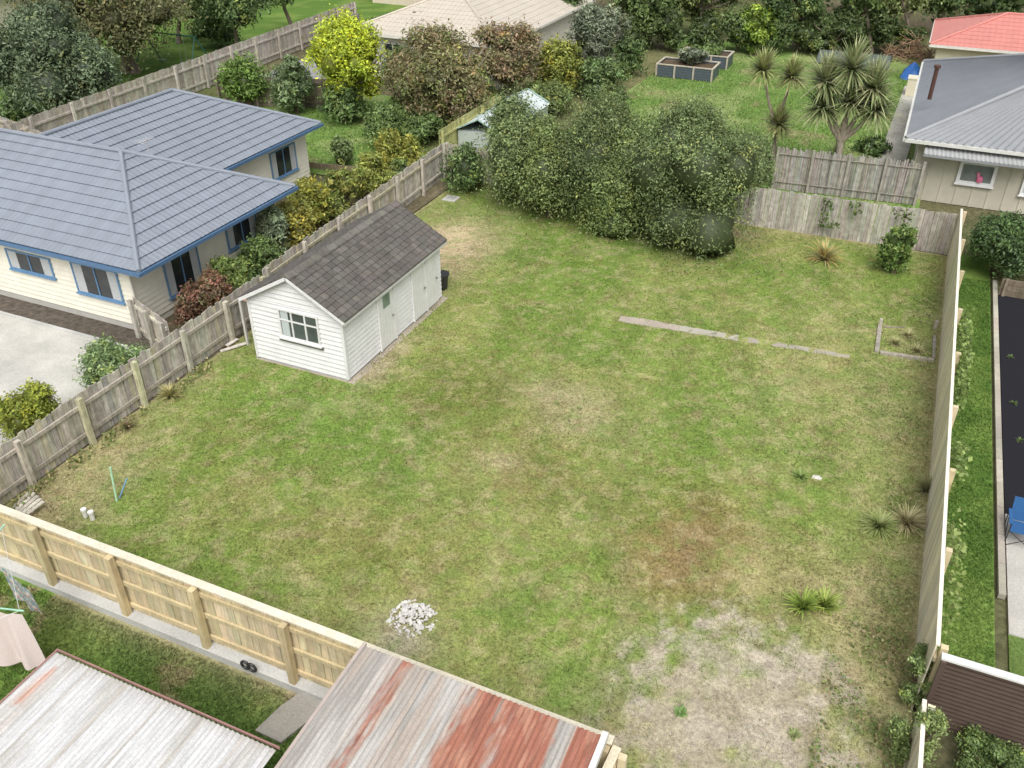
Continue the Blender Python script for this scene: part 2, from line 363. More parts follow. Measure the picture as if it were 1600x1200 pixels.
def lot_col(x,y,gr=True):
    n=fbm(x,y,.35,1,5); n2=fbm(x,y,1.6,2,4); n3=fbm(x,y,5,4,3); n4=fbm(x,y,4.2,44,4)
    C=np.tile(np.array([.190,.262,.060]),(len(x),1))
    C=mixc(C,(.285,.30,.105),sstep(.42,.66,n)*.75)
    C=mixc(C,(.15,.225,.05),sstep(.5,.75,fbm(x,y,.6,7))*.8)
    for sx,sy,rx,ry,c,w in SP:
        d=((x-sx)/rx)**2+((y-sy)/ry)**2; g=np.exp(-d*.8)*w*(.35+1.3*n2); C=mixc(C,c,np.clip(g,0,1))
    C=mixc(C,(.42,.37,.21),sstep(.56,.74,n2)*.28)
    C=mixc(C,(.43,.37,.21),sstep(.55,.68,n4)*.42)
    C=mixc(C,(.22,.165,.08),sstep(.56,.72,fbm(x,y,3.3,31))*.34)
    C=mixc(C,(.15,.25,.05),sstep(.53,.68,fbm(x,y,3.7,35))*.35)
    C=C*(1+.05*np.sin((x*.8+y*.25)*4.2+n*5))[:,None]
    e=np.minimum.reduce([x+17.4,2.45-x,33.6-y]); C=mixc(C,(.34,.28,.17),np.exp(-np.clip(e,0,9)/.35)*.6)
    if gr:
        near=(y<16)&(x>-7); w=np.zeros(len(x)); w[near]=gravel_w(x[near],y[near])
        gc=np.array([.41,.36,.28])*(.82+.36*n3)[:,None]
        k=sstep(.45,.65,n2)[:,None]; gc=gc*(1-k*.5)+np.array([.31,.27,.17])*k*.5
        C=C*(1-w[:,None])+gc*w[:,None]
    return C*(.86+.28*n3)[:,None]
lotmask=lambda x,y:~((x<-1.95)&(y<8.28))
sheet('lawn',-17.4,2.45,4.,33.7,.085,lot_col,.01,.035,'turf',lotmask)
def scatter(name,label,x0,x1,y0,y1,N,cf,h,mask,w=.16,cat='grass',jc=(.65,1.55)):
    x=rng.uniform(x0,x1,N); y=rng.uniform(y0,y1,N)
    k=mask(x,y); x=x[k];y=y[k]; n=len(x)
    z=.02+.035*fbm(x,y,1.3,5)
    hh=h*rng.uniform(.5,1.4,n)*(.7+.7*fbm(x,y,1.1,40))
    up=rng.normal(size=(n,3))*.65+np.array([0,0,1.]); up[:,2]=np.abs(up[:,2])
    nn=rng.normal(size=(n,3)); nn[:,2]=np.abs(nn[:,2])*1.1
    P=np.stack([x,y,z+hh*.4],1); col=cf(x,y)*rng.uniform(*jc,(n,1))
    V,Q,C=quads_leaf(P,nn,hh,w,col,up=up)
    o=npmesh(name,V,Q,C,'grass'); tag(o,label,cat,kind='stuff'); return o
def gm(x,y):
    near=(y<16)&(x>-7); w=np.zeros(len(x)); w[near]=gravel_w(x[near],y[near]); return w
BA=at(968,499);BB=at(1335,560)
def onstrip(x,y):
    d=(BB-BA).normalized(); dx=x-BA.x;dy=y-BA.y; t=dx*d.x+dy*d.y; q=np.abs(-dx*d.y+dy*d.x); return (t>0)&(t<(BB-BA).length)&(q<.17)&(fbm(x,y,2.5,80)<.6)
DS=at(705,375)
def bare(x,y): return np.exp(-(((x-DS.x)/1.1)**2+((y-DS.y)/1.9)**2))
scatter('grass','short patchy green and straw grass growing over the empty fenced section',-17.3,2.4,5,33.5,310000,lambda x,y:lot_col(x,y,False),.033,lambda x,y:lotmask(x,y)&(rng.random(len(x))>gm(x,y)*.95)&(rng.random(len(x))>bare(x,y)*.9)&~onstrip(x,y)&~((x>-16.2)&(x<-12.9)&(y>17.4)&(y<23.3)),w=.17,jc=(.72,1.45))
def pebbles(name,label,N,x0,x1,y0,y1,mask,size,cols,z0=.03):
    x=rng.uniform(x0,x1,N);y=rng.uniform(y0,y1,N);k=mask(x,y);x=x[k];y=y[k];n=len(x)
    s=size*rng.uniform(.4,1.5,n)**1.3
    base=np.array([(1,0,0),(0,1,0),(-1,0,0),(0,-1,0),(0,0,.7),(0,0,-.7)])
    V=base[None]*s[:,None,None]*rng.uniform(.6,1.3,(n,6,1)); a=rng.uniform(0,6.28,n); c,sn=np.cos(a),np.sin(a)
    R=np.zeros((n,3,3));R[:,0,0]=c;R[:,0,1]=-sn;R[:,1,0]=sn;R[:,1,1]=c;R[:,2,2]=1
    V=np.einsum('nij,nkj->nki',R,V)+np.stack([x,y,z0+.02*fbm(x,y,1.3,5)],1)[:,None]
    T=np.array([(0,1,4),(1,2,4),(2,3,4),(3,0,4),(1,0,5),(2,1,5),(3,2,5),(0,3,5)])
    Q=(T[None]+np.arange(n)[:,None,None]*6).reshape(-1,3)
    pal=np.array(cols); C=pal[rng.integers(0,len(pal),n)]*rng.uniform(.7,1.25,(n,1)); C=np.repeat(C,6,0)
    o=npmesh(name,V.reshape(-1,3),Q,C,'stone'); tag(o,label,'gravel',kind='stuff'); return o
pebbles('gravel','pale loose gravel of the bare parking patch near the front right corner',24000,-4,3,4.5,14.5,lambda x,y:rng.random(len(x))<gm(x,y)**2,.013,[(.46,.42,.35),(.37,.33,.27),(.54,.51,.45),(.42,.36,.27)],z0=.025)

def green_a(x,y):
    C=np.tile(np.array([.12,.21,.045]),(len(x),1)); C=mixc(C,(.19,.27,.065),sstep(.45,.65,fbm(x,y,.8,11))); C=mixc(C,(.34,.29,.16),sstep(.63,.74,fbm(x,y,1.1,14))*.8)
    C=mixc(C,(.38,.31,.2),np.exp(-np.clip(8.1-y,0,9)/.35)*.85*(x<-2)*(x>-14)); return C
def green_b(x,y):
    C=np.tile(np.array([.17,.27,.07]),(len(x),1)); C=mixc(C,(.26,.33,.12),sstep(.45,.62,fbm(x,y,.5,12))); C=mixc(C,(.36,.31,.18),sstep(.66,.76,fbm(x,y,.7,15))*.6); return C*(.85+.3*fbm(x,y,4,13,3))[:,None]
def green_c(x,y):
    C=np.tile(np.array([.12,.21,.045]),(len(x),1)); C=mixc(C,(.18,.27,.065),sstep(.45,.62,fbm(x,y,.9,17))); return C*(.85+.3*fbm(x,y,4,18,3))[:,None]
def allm(x,y): return np.ones(len(x),bool)
sheet('neighbour_lawn',-20,-2.0,-2,8.22,.12,green_a,.0,.03,'turf')
scatter('grass','lush green grass of the strip below the new timber fence',-18,-5.5,4.2,7.95,52000,green_a,.05,allm)
sheet('rear_lawn',-16,1.2,34.0,66,.25,green_b,.0,.03,'turf')
scatter('grass','mown bright green grass of the big lawn behind the rear fence',-15,1,36,62,76000,green_b,.06,allm,w=.2,jc=(.8,1.35))
sheet('side_lawn',2.55,3.86,12.2,34,.12,green_c,.0,.03,'turf')
scatter('grass','green clover and grass strip beyond the cream fence',2.6,3.85,12.2,32,34000,green_c,.04,allm,w=.22,jc=(.8,1.3))
sheet('west_lawn',-36,-18,31.5,44,.25,green_b,.0,.02,'turf')
scatter('grass','small green lawn behind the blue roofed house',-34,-18.5,31.5,42,30000,green_b,.06,allm,w=.2,jc=(.8,1.35))
sheet('far_lawn',-75,-40,22,80,.5,lambda x,y:green_c(x,y)*.85,.0,.02,'turf')
def flat(name,pts,z,col,m='conc',kind='structure'):
    mb=MB(); mb.add([(p[0],p[1],z) for p in pts]+[(p[0],p[1],z-.06) for p in pts],[tuple(range(len(pts)))]+[(i,i+len(pts),(i+1)%len(pts)+len(pts),(i+1)%len(pts)) for i in range(len(pts))],col)
    o=mb.build(name,m); o['kind']=kind; return o
flat('driveway',[(-40,8),(-17.75,8),(-17.75,16.35),(-40,16.35)],.035,(.53,.515,.47))
flat('garden_soil',[(-40,16.35),(-18.2,16.35),(-18.2,17.3),(-40,17.3)],.025,(.10,.085,.07),'ground')
flat('mowing_kerb',[(-40,16.3),(-20.2,16.3),(-20.2,16.42),(-40,16.42)],.06,(.5,.5,.48))
flat('border_soil',[(-20.4,17.4),(-17.5,17.4),(-17.5,33),(-20.4,33)],.022,(.14,.12,.075),'ground')
flat('back_yard_soil',[(-23,36),(-16.2,36),(-14.5,62),(-23,62)],.045,(.16,.16,.075),'ground')
flat('side_drive',[(-37,42),(-32,42),(-32,75),(-37,75)],.05,(.3,.3,.3))
flat('footpath',[at(400,1146),at(440,1108),at(480,1080),at(525,1072),at(510,1110),at(440,1165)],.1,(.4,.38,.34))
flat('house_path',[(-.9,40),(.3,40),(.6,58),(-.6,58)],.09,(.5,.48,.43))
flat('weed_mat',[(4.12,18.9),(7.5,18.9),(7.5,31),(4.12,31)],.03,(.022,.022,.027),'cloth')
flat('patio',[(4.12,15.0),(8,15.0),(8,18.9),(4.12,18.9)],.05,(.5,.48,.44))
flat('gate_path',[(4.12,12.2),(8,12.2),(8,15.0),(4.12,15.0)],.02,(.12,.18,.05),'turf')
mb=MB()
for i in range(16): mb.box((3.93,16+i*1.0,0),(4.07,16.985+i*1.0,.13),cj((.42,.39,.33),.12))
o=mb.build('garden_kerb','conc'); o['kind']='structure'

# ================= FENCES =================
new=[(.62,.53,.35),(.59,.50,.32),(.65,.57,.39),(.57,.49,.32)]
old=[(.50,.46,.40),(.43,.40,.34),(.55,.51,.44),(.46,.43,.38),(.50,.46,.34)]
fence('timber_fence',(-2.0,8.3),(-18.2,8.3),1.78,1,new,'new golden timber paling fence with capping along the front of the section',m='wood',sp=1.95,rails=(.4,1.0,1.55),ps=.13,cap=(.16,(.72,.66,.52)),plinth=(.2,(.55,.55,.53)),jit=.006,pcols=[(.58,.48,.29),(.55,.45,.27)])
fence('timber_fence',(-1.95,8.25),(-2.1,5.2),1.7,1,new,'short return of new timber fence at the corner beside the rusty roof',m='wood',sp=1.6,rails=(.4,1.4),cap=(.14,(.7,.62,.46)),jit=.006)
fence('paling_fence',(-17.45,8.5),(-17.6,19.8),1.45,-1,old,'grey weathered paling fence along the left boundary before the shed',sp=1.75,rails=(.35,1.15),ps=.13,jit=.04,tilt=.02,post_above=.02,pcols=[(.52,.48,.39),(.52,.49,.33),(.44,.41,.34)])
fence('paling_fence',(-17.65,20.0),(-18.3,33.4),1.55,-1,old,'grey weathered paling fence running behind the shed to the rear corner',sp=2.2,rails=(.35,1.25),ps=.12,jit=.04,tilt=.02,post_above=.06)
fence('board_fence',(2.45,33.75),(-7.5,33.5),1.6,-1,[(.43,.4,.345),(.49,.455,.40),(.38,.35,.31),(.46,.42,.37)],'stained grey vertical board fence across the rear of the section on the right',sp=2.4,rails=(.3,),ps=.1,jit=.025,tilt=.015)
fence('board_fence',(-7.6,33.5),(-18.2,33.4),1.6,-1,old,'grey rear fence hidden behind the big hedge shrubs',sp=2.4,rails=(.3,1.3),jit=.03)
cream=[(.84,.76,.60),(.87,.79,.63),(.81,.73,.57)]
fence('cream_fence',(2.45,33.8),(2.45,12.3),1.78,1,cream,'long pale cream board fence on the right boundary with posts outside',m='paint',sp=2.7,rails=(.4,1.45),ps=.12,cap=(.07,(.84,.79,.66)),jit=.004,gap=.003,post_above=.0,pcols=[(.62,.52,.34),(.64,.55,.38)])
fence('cream_fence',(2.42,11.6),(2.42,5.0),1.15,1,cream,'low cream fence continuing towards the camera at the bottom right',m='paint',sp=2.2,rails=(.3,.9),cap=(.07,(.84,.79,.66)),jit=.004,gap=.003)
a=at(18,205,1.8);b=at(552,3,1.8)
fence('tall_fence',(a.x-.5,a.y-6),(b.x,b.y),1.8,-1,[(.47,.43,.37),(.53,.49,.42),(.42,.38,.32)],'long tall weathered fence behind the blue roofed house',sp=2.6,rails=(.4,1.4),jit=.03,pw=.2,post_above=.05)
a=at(0,185,1.6);b=at(75,210,1.6)
fence('tall_fence',(a.x-3,a.y+1.),(b.x,b.y),1.6,-1,old,'dark grey fence end at the far left edge',sp=2,pw=.2)
a=at(345,165);b=at(512,178)
fence('dark_fence',(a.x,a.y),(b.x,b.y+1),1.6,-1,[(.2,.165,.13),(.24,.2,.16)],'dark brown fence behind the small left lawn',sp=2,pw=.2,jit=.02)
a=at(490,85);b=at(560,55)
fence('dark_fence',(a.x,a.y),(b.x,b.y),1.5,-1,[(.28,.25,.22),(.33,.3,.26)],'grey fence beside the red container on the far driveway',sp=2,pw=.2)
a=at(688,262);b=at(778,200)
fence('lime_fence',(a.x,a.y),(b.x,b.y),1.7,-1,[(.46,.46,.2),(.42,.43,.19)],'yellow green lichened fence beside the plastic greenhouse',sp=2,pw=.18)
a=at(472,262);b=at(598,275)
o=MB().beam((a.x,a.y,.15),(b.x,b.y,.15),.08,.3,(.2,.16,.11)).build('garden_edging','oldwood',origin=a); tag(o,'low dark timber edging below the small left lawn','edging')
root=empty('brush_fence',(at(1320,305).x,at(1320,305).y,0),'slatted grey brushwood fence beside the cabbage trees','fence')
a=at(1207,296);b=at(1428,322); d=(b-a); L=d.length; d/=L
mb=MB(); x=0
while x<L:
    p=a+d*x; mb.beam((p.x,p.y+random.uniform(-.01,.01),.05),(p.x+random.uniform(-.02,.02),p.y,1.85+random.uniform(-.1,.06)),random.uniform(.04,.06),.03,cj((.33,.305,.275),.3)); x+=random.uniform(.042,.058)
mb.build('brush_panel','oldwood',root)
for z in (.4,1.6): MB().beam(a+Vector((0,-.05,z)),b+Vector((0,-.05,z)),.03,.04,(.33,.3,.26)).build('rail','oldwood',root)
for i in range(5): p=a+d*(L*i/4); MB().box((p.x-.05,p.y-.14,0),(p.x+.05,p.y-.07,1.9),(.36,.33,.29)).build('post','oldwood',root)
root=empty('metal_fence',(5,12.1,0),'dark brown ribbed metal fence with white capping at the lower right','fence')
mb=MB(); 
for i in range(17): mb.box((2.6,12.1,.05+i*.1),(9,12.125,.135+i*.1),(.12,.085,.07)); mb.box((2.6,12.09,.135+i*.1),(9,12.12,.15+i*.1),(.05,.035,.03))
mb.build('ribbed_panel','metal',root)
MB().box((2.55,12.04,1.757),(9,12.18,1.8),(.7,.7,.68)).build('cap','metal',root)
for x in (2.6,5.0,7.4): MB().box((x-.04,12.0,0),(x+.04,12.085,1.75),(.1,.07,.06)).build('post','metal',root)

# ================= SHED =================
root=empty('garden_shed',(-14.5,20.5,0),'small white weatherboard shed with dark tiled gable roof','shed')
W0,W1,Y0,Y1,E,R=-16.1,-12.95,17.5,23.15,2.12,3.02
white=(.76,.76,.76)
mb=MB(); mb.box((W0+.03,Y0+.03,.0),(W1-.03,Y1-.03,E),(.7,.7,.7)); fy=wmap('y',Y0,-1); 
clad(mb,fy,W0,W1,.12,E,.15,white,.042)
mc=(W0+W1)/2; hw=(W1-W0)/2
clad(mb,fy,0,0,E,R-.02,.15,white,.042,top=lambda z:(mc-hw*(1-(z-E)/(R-E)),mc+hw*(1-(z-E)/(R-E))))
mb.add([(W0,Y1,E),(W1,Y1,E),(mc,Y1,R)],[(0,1,2)],white)
mb.box((W0,Y0-.0,.02),(W1,Y0+.03,.12),(.5,.52,.55))
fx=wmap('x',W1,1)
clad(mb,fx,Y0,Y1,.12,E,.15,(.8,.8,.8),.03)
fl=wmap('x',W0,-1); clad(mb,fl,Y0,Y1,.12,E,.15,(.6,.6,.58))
mb.box((W1-.04,Y0-.055,.1),(W1+.045,Y0+.04,E),white); mb.box((W0-.045,Y0-.055,.1),(W0+.04,Y0+.04,E),white)
mb.build('wall','paint',root)
MB().box((W0-.08,Y0-.08,-.02),(W1+.22,Y1+.1,.045),(.42,.37,.3)).build('floor_slab','conc',root)
w=window(root,fy,-15.08,-13.72,1.05,1.98,white,(.333,.667),.62,False,.055,gc=(.08,.095,.095))
MB().box(fy(-15.0,.051,1.12),fy(-14.75,.055,1.9),(.5,.55,.55)).build('curtain','cloth',w)
MB().box(fy(-15.15,.03,.93),fy(-13.65,.085,.98),(.12,.11,.1)).build('sill_board','paint',root)
def door(root,f,a0,a1,z0,z1,col,glass=None,handle=True,hc=(.2,.19,.18),frame=True):
    mb=MB(); mb.box(f(a0-.02,.032,z0),f(a1+.02,.038,z1+.02),(.1,.1,.1)); mb.box(f(a0,.036,z0+.03),f(a1,.06,z1),col)
    if frame:
        for (p,q,r,s) in ((a0-.08,a0-.02,z0,z1+.08),(a1+.02,a1+.08,z0,z1+.08),(a0-.02,a1+.02,z1+.02,z1+.08)): mb.box(f(p,.03,r),f(q,.075,s),(.8,.8,.8))
    for k in range(1,5):
        aa=a0+(a1-a0)*k/5; mb.box(f(aa-.003,.0605,z0+.06),f(aa+.003,.0615,z1-.05),tuple(v*.6 for v in col))
    d=mb.build('door','paint',root)
    if glass: MB().box(f(a0+.2,.061,glass[0]),f(a1-.2,.07,glass[1]),(.22,.3,.26)).build('pane','glass',d)
    if handle: MB().tube([f(a1-.1,.06,1.0),f(a1-.1,.12,1.0),f(a1-.2,.12,1.0)],.018,6,hc).build('handle','metal',d)
door(root,fx,19.3,20.08,.08,1.95,(.8,.81,.8),(1.4,1.8))
door(root,fx,21.3,22.05,.08,1.95,(.81,.81,.8)); door(root,fx,22.09,22.84,.08,1.95,(.81,.81,.8),frame=False)
rf=MB(); ov=.22; ye0,ye1=Y0-.2,Y1+.18; sl=(R-E)/hw
tilec=[(.13,.12,.108),(.118,.108,.098),(.145,.133,.12),(.125,.115,.104)]
for s in (-1,1):
    rows=10; tot=hw+ov
    for k in range(rows):
        d0=tot*(1-k/rows); d1=tot*(1-(k+1)/rows)-.05; d1=max(d1,0)
        y=ye0
        while y<ye1:
            ya=max(y,ye0); yb=min(y+.235,ye1); c=cj(random.choice(tilec),.1)
            if yb-ya>.03:
                z0=R+.08-sl*d0; z1=R+.08-sl*d1; l=.05+random.uniform(0,.006)
                x0=mc+s*d0;x1=mc+s*d1
                v=[(x0,ya+.008,z0),(x0,yb-.008,z0),(x1,yb-.008,z1-.03),(x1,ya+.008,z1-.03)]
                v+=[(p[0],p[1],p[2]+l) for p in v]; rf.add(v,[(0,1,2,3),(4,5,6,7),(0,4,5,1),(1,5,6,2),(2,6,7,3),(3,7,4,0)],c)
            y+=.24
roof=rf.build('roof','tile',root)
rc=MB(); y=ye0
while y<ye1-.02:
    yb=min(y+.4,ye1); c=cj((.16,.148,.132),.12)
    rc.add([(mc-.15,y,R+.06),(mc,y,R+.165),(mc+.15,y,R+.06),(mc-.15,yb-.01,R+.045),(mc,yb-.01,R+.15),(mc+.15,yb-.01,R+.045)],[(0,1,4,3),(1,2,5,4),(0,2,1)],c); y=yb
rc.build('ridge_cap','tile',roof)
for s in (-1,1):
    for yy in (ye0+.02,ye1-.02):
        MB().beam((mc,yy,R+.03),(mc+s*(hw+ov-.02),yy,R+.03-sl*(hw+ov-.02)),.03,.1,white).build('bargeboard','paint',root)
MB().beam((W1+ov-.03,ye0+.03,E-.1),(W1+ov-.03,ye1-.03,E-.1),.03,.08,(.72,.72,.72)).build('fascia','paint',root)
MB().tube([(W0-ov-.04,ye0+.1,E-.1),(W0-ov-.04,ye1,E-.08)],.045,8,(.42,.19,.13)).build('gutter','metal',root)
root=empty('storage_nook',(-16.6,17.9,0),'narrow dark open nook with a white post between shed and left fence','storage nook')
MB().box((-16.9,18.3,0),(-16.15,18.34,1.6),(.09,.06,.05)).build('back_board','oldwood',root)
MB().box((-16.93,17.95,0),(-16.86,18.02,1.6),(.6,.58,.54)).build('post','paint',root)
MB().box((-16.93,17.95,1.6),(-16.15,18.3,1.63),(.42,.3,.22)).build('lintel','oldwood',root)

# ================= BLUE ROOF HOUSE =================
root=empty('house',(-26,21,0),'cream house with blue grey metal tiled roof on the left','house')
ez,rz=2.5,4.4
rb=MB(); cB=(.235,.262,.305)
def tcol(u,v): 
    k=1+.03*math.sin(u*9)+.03*math.sin(v*17); return tuple(x*k for x in cB)
T=[((-40,16.8,ez),(-19.4,16.8,ez),(-40,20.6,rz),(-23.2,20.6,rz)),((-19.4,16.8,ez),(-19.4,24.4,ez),(-23.2,20.6,rz),(-23.2,20.6,rz)),
((-19.4,24.4,ez),(-22.9,24.4,ez),(-23.2,20.6,rz),(-26.9,20.6,rz)),((-22.9,24.4,ez),(-22.9,31.1,ez),(-26.9,20.6,rz),(-26.9,27.1,rz)),
((-22.9,31.1,ez),(-30.9,31.1,ez),(-26.9,27.1,rz),(-26.9,27.1,rz)),((-30.9,31.1,ez),(-30.9,24.4,ez),(-26.9,27.1,rz),(-26.9,20.6,rz)),((-30.9,24.4,ez),(-40,24.4,ez),(-26.9,20.6,rz),(-40,20.6,rz))]
for t in T: plane_roof(rb,*t,colf=tcol,row=.37,step=.045,lam=.2,amp=.007,du=.05)
roof=rb.build('roof','metalroof',root)
caps=MB()
for p,q in (((-40,20.6,rz),(-23.2,20.6,rz)),((-23.2,20.6,rz),(-19.4,16.8,ez)),((-23.2,20.6,rz),(-19.4,24.4,ez)),((-26.9,20.6,rz),(-26.9,27.1,rz)),((-26.9,27.1,rz),(-22.9,31.1,ez)),((-26.9,27.1,rz),(-30.9,31.1,ez))):
    p=Vector(p)+Vector((0,0,.045));q=Vector(q)+Vector((0,0,.045)); caps.tube([p,q],.075,8,(.25,.28,.325))
caps.build('ridge_cap','metalroof',roof)
blue=(.09,.17,.29)
def gut(p,q): MB().beam((p[0],p[1],ez-.06),(q[0],q[1],ez-.06),.11,.11,blue).build('gutter','metal',root)
gut((-40,16.76),(-19.3,16.76));gut((-19.36,16.83),(-19.36,24.5));gut((-22.86,24.5),(-22.86,31.2)); gut((-19.43,24.5),(-22.8,24.5))
so=MB(); so.box((-40,16.82,ez-.14),(-19.42,24.4,ez-.1),(.8,.78,.7)); so.build('soffit','paint',root)
MB().box((-30.8,24.45,ez-.14),(-22.93,31,ez-.1),(.8,.78,.7)).build('soffit','paint',root)
cw=(.82,.79,.67); wl=MB(); wl.box((-40,17.33,0),(-20.43,24,ez-.141),cw); wl.box((-30.4,24.0,0),(-23.43,30.6,ez-.141),cw)
fA=wmap('y',17.3,-1);fR=wmap('x',-20.4,1);fB=wmap('x',-23.4,1)
clad(wl,fA,-40,-20.4,.25,ez-.14,.17,cw,.038);clad(wl,fR,17.3,24,.25,ez-.14,.17,cw);clad(wl,fB,24,30.6,.25,ez-.14,.17,cw)
wl.box((-40,17.29,0),(-20.4,17.33,.25),(.5,.49,.45)); wl.build('wall','paint',root)
bf=(.15,.28,.45)
window(root,fA,-25.6,-23.65,1.25,1.95,bf,(.5,),None,True)
window(root,fA,-22.75,-20.85,.98,2.05,bf,(.5,),None,True)
window(root,fA,-31.5,-29.5,1.2,2.0,bf,(.5,))
window(root,fR,18.6,20.15,.6,2.05,bf,(.5,),None,True)
window(root,fR,21.6,23.2,1.0,2.05,bf,(.5,),None,True)
window(root,fB,28.05,29.75,.9,2.05,bf,(.5,),None,True)
MB().tube([(-20.44+.12,17.22,0),(-20.32,17.22,2.3)],.035,8,(.7,.68,.6)).build('downpipe','metal',root)
an=MB(); ab=at(238,262,3.6); an.tube([ab,ab+Vector((0,0,1.0))],.02,6,(.5,.5,.5))
for k in range(5): an.tube([ab+Vector((-.3+.05*k,-.2+.12*k,.95)),ab+Vector((.25-.05*k,-.35+.12*k,.95))],.01,5,(.5,.5,.5))
an.tube([ab+Vector((-.02,-.35,.93)),ab+Vector((0,.35,.93))],.012,5,(.5,.5,.5))
an.build('antenna','metal',root)
fence('side_gate_fence',(-20.3,17.15),(-18.3,16.4),1.35,-1,old,'short weathered fence screen by the house corner',sp=1,rails=(.3,1.1))

# ================= FRONT ROOFS =================
def corr(root,x0,x1,y0,y1,z0,z1,cf,lam=.09,name='roof',amp=.013):
    xs=np.arange(x0,x1,lam/5); ys=np.arange(y0,y1+.01,.06); X,Y=np.meshgrid(xs,ys); nx=len(xs)
    Z=z0+(z1-z0)*(Y-y0)/(y1-y0)+amp*np.sin(2*np.pi*X/lam)+.006*fbm(X,Y,.8,3)
    V=np.stack([X,Y,Z],-1).reshape(-1,3)
    i,j=np.meshgrid(np.arange(nx-1),np.arange(len(ys)-1)); b=(j*nx+i).ravel(); Q=np.stack([b,b+1,b+nx+1,b+nx],1)
    return npmesh(name,V,Q,cf(X.ravel(),Y.ravel()),'iron',root,smooth=True)
def rustcol(x,y):
    s=np.floor((x+6.2)/.31).astype(int); lev=np.array([.05,.1,.3,.15,.25,.45,.5,.95,.45,.98,.7,.45,.95,.7,.5,.6])[np.clip(s,0,15)]
    n=fbm(x*3,y*.22,1.3,50,4)*.7+fbm(x*2.5,y*.8,5,53,3)*.3
    w=sstep(.0,.2,n-(1-lev)*.62-.12)
    C=np.tile(np.array([.46,.44,.41]),(len(x),1)); C=mixc(C,(.35,.33,.30),sstep(.4,.6,fbm(x*3,y*.3,1.5,55))); C=mixc(C,(.45,.36,.29),sstep(.5,.66,fbm(x*5,y*.3,1.5,56))*.5)
    C=mixc(C,(.35,.125,.075),w*.92); C=mixc(C,(.46,.25,.17),w*sstep(.5,.65,fbm(x*2,y*.6,4,57))*.7); C=mixc(C,(.2,.09,.065),w*sstep(.55,.7,fbm(x*4,y*.5,3,59))*.5)
    C=C*(1-.3*(np.exp(-np.abs(((x+6.2)%.62)-.02)/.012)))[:,None]
    return C
def whitecol(x,y):
    C=np.tile(np.array([.58,.58,.575]),(len(x),1)); C=mixc(C,(.47,.455,.42),sstep(.46,.66,fbm(x*3,y*.4,1.3,60))*.7)
    r=np.exp(-np.abs(x+10.42)/.06)*sstep(.42,.55,fbm(x*2,y,1.5,62)); C=mixc(C,(.5,.21,.11),r*.8); C=mixc(C,(.34,.3,.25),(np.exp(-np.abs(5.75-y)/.12))*.6)
    C=mixc(C,(.42,.385,.34),(np.abs((x+10.65)%.75-.02)<.03)*.7); return C
root=empty('carport',(-4.1,5.5,0),'carport with rust streaked corrugated iron roof against the timber fence','carport')
corr(root,-6.2,-2.1,2.2,8.0,2.02,2.28,rustcol)
MB().box((-6.2,7.9,2.0),(-2.1,7.95,2.2),(.3,.25,.2)).build('fascia','wood',root)
MB().beam((-2.06,8.02,2.26),(-2.06,2.2,2.0),.09,.14,(.72,.72,.7)).build('bargeboard','paint',root)
MB().beam((-6.24,8.02,2.26),(-6.24,2.2,2.0),.06,.05,(.45,.38,.34)).build('flashing','metal',root)
for x in (-6.1,-2.2): 
    for y in (2.4,7.75): MB().box((x-.05,y-.05,0),(x+.05,y+.05,2.0),(.35,.28,.2)).build('post','wood',root)
root=empty('lean_to',(-8.5,4,0),'lean-to with white and grey corrugated roof sheets at the bottom left','lean-to')
corr(root,-10.65,-6.3,1.0,5.78,2.3,2.38,whitecol,amp=.016)
MB().beam((-10.67,5.80,2.35),(-6.3,5.80,2.35),.02,.05,(.36,.2,.18)).build('flashing','metal',root)
MB().beam((-10.67,5.81,2.355),(-10.67,1,2.28),.025,.045,(.36,.2,.18)).build('edge_trim','metal',root)
wb=MB(); wb.box((-10.5,1.2,0),(-6.5,5.5,2.22),(.6,.58,.52)); wb.build('wall','paint',root)

# ================= RIGHT HOUSE =================
root=empty('house',(6,46,0),'beige board house with grey corrugated hip roof at the upper right','house')
rb=MB(); e=2.6;r=5.2; X0,X1,YA,YB=.1,22,38.8,53
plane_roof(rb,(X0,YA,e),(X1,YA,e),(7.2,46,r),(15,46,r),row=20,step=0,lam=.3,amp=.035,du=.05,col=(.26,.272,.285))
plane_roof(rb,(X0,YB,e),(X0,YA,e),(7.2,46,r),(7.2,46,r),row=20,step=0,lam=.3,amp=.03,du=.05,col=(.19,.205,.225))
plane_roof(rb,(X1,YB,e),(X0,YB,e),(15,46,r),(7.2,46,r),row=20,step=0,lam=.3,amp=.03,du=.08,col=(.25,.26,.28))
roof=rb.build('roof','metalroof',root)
MB().tube([(X0,YA,e+.03),(7.2,46,r+.03)],.09,8,(.3,.312,.325)).tube([(X0,YB,e+.03),(7.2,46,r+.03)],.09,8,(.3,.312,.325)).tube([(7.2,46,r+.03),(15,46,r+.03)],.09,8,(.3,.312,.325)).build('ridge_cap','metalroof',roof)
be=(.53,.5,.41); wb=MB(); wb.box((.65,39.3,0),(21,52,e-.12),be)
for i in range(28): wb.box((.65+i*.6,39.27,0),(.70+i*.6,39.3,e-.12),tuple(v*1.05 for v in be))
wb.build('wall','paint',root)
MB().beam((X0,YA-.04,e-.06),(X1,YA-.04,e-.06),.1,.13,(.62,.62,.58)).build('gutter','metal',root); MB().beam((X0-.04,YA,e-.06),(X0-.04,YB,e-.06),.1,.13,(.62,.62,.58)).build('gutter','metal',root)
MB().box((X0+.02,YA+.02,e-.16),(X1,YB,e-.121),(.6,.58,.5)).build('soffit','paint',root)
fz=wmap('y',39.27,-1)
window(root,fz,2.35,3.75,.95,1.9,(.82,.82,.82),(),None,False,.13,name='window',gc=(.2,.23,.22))
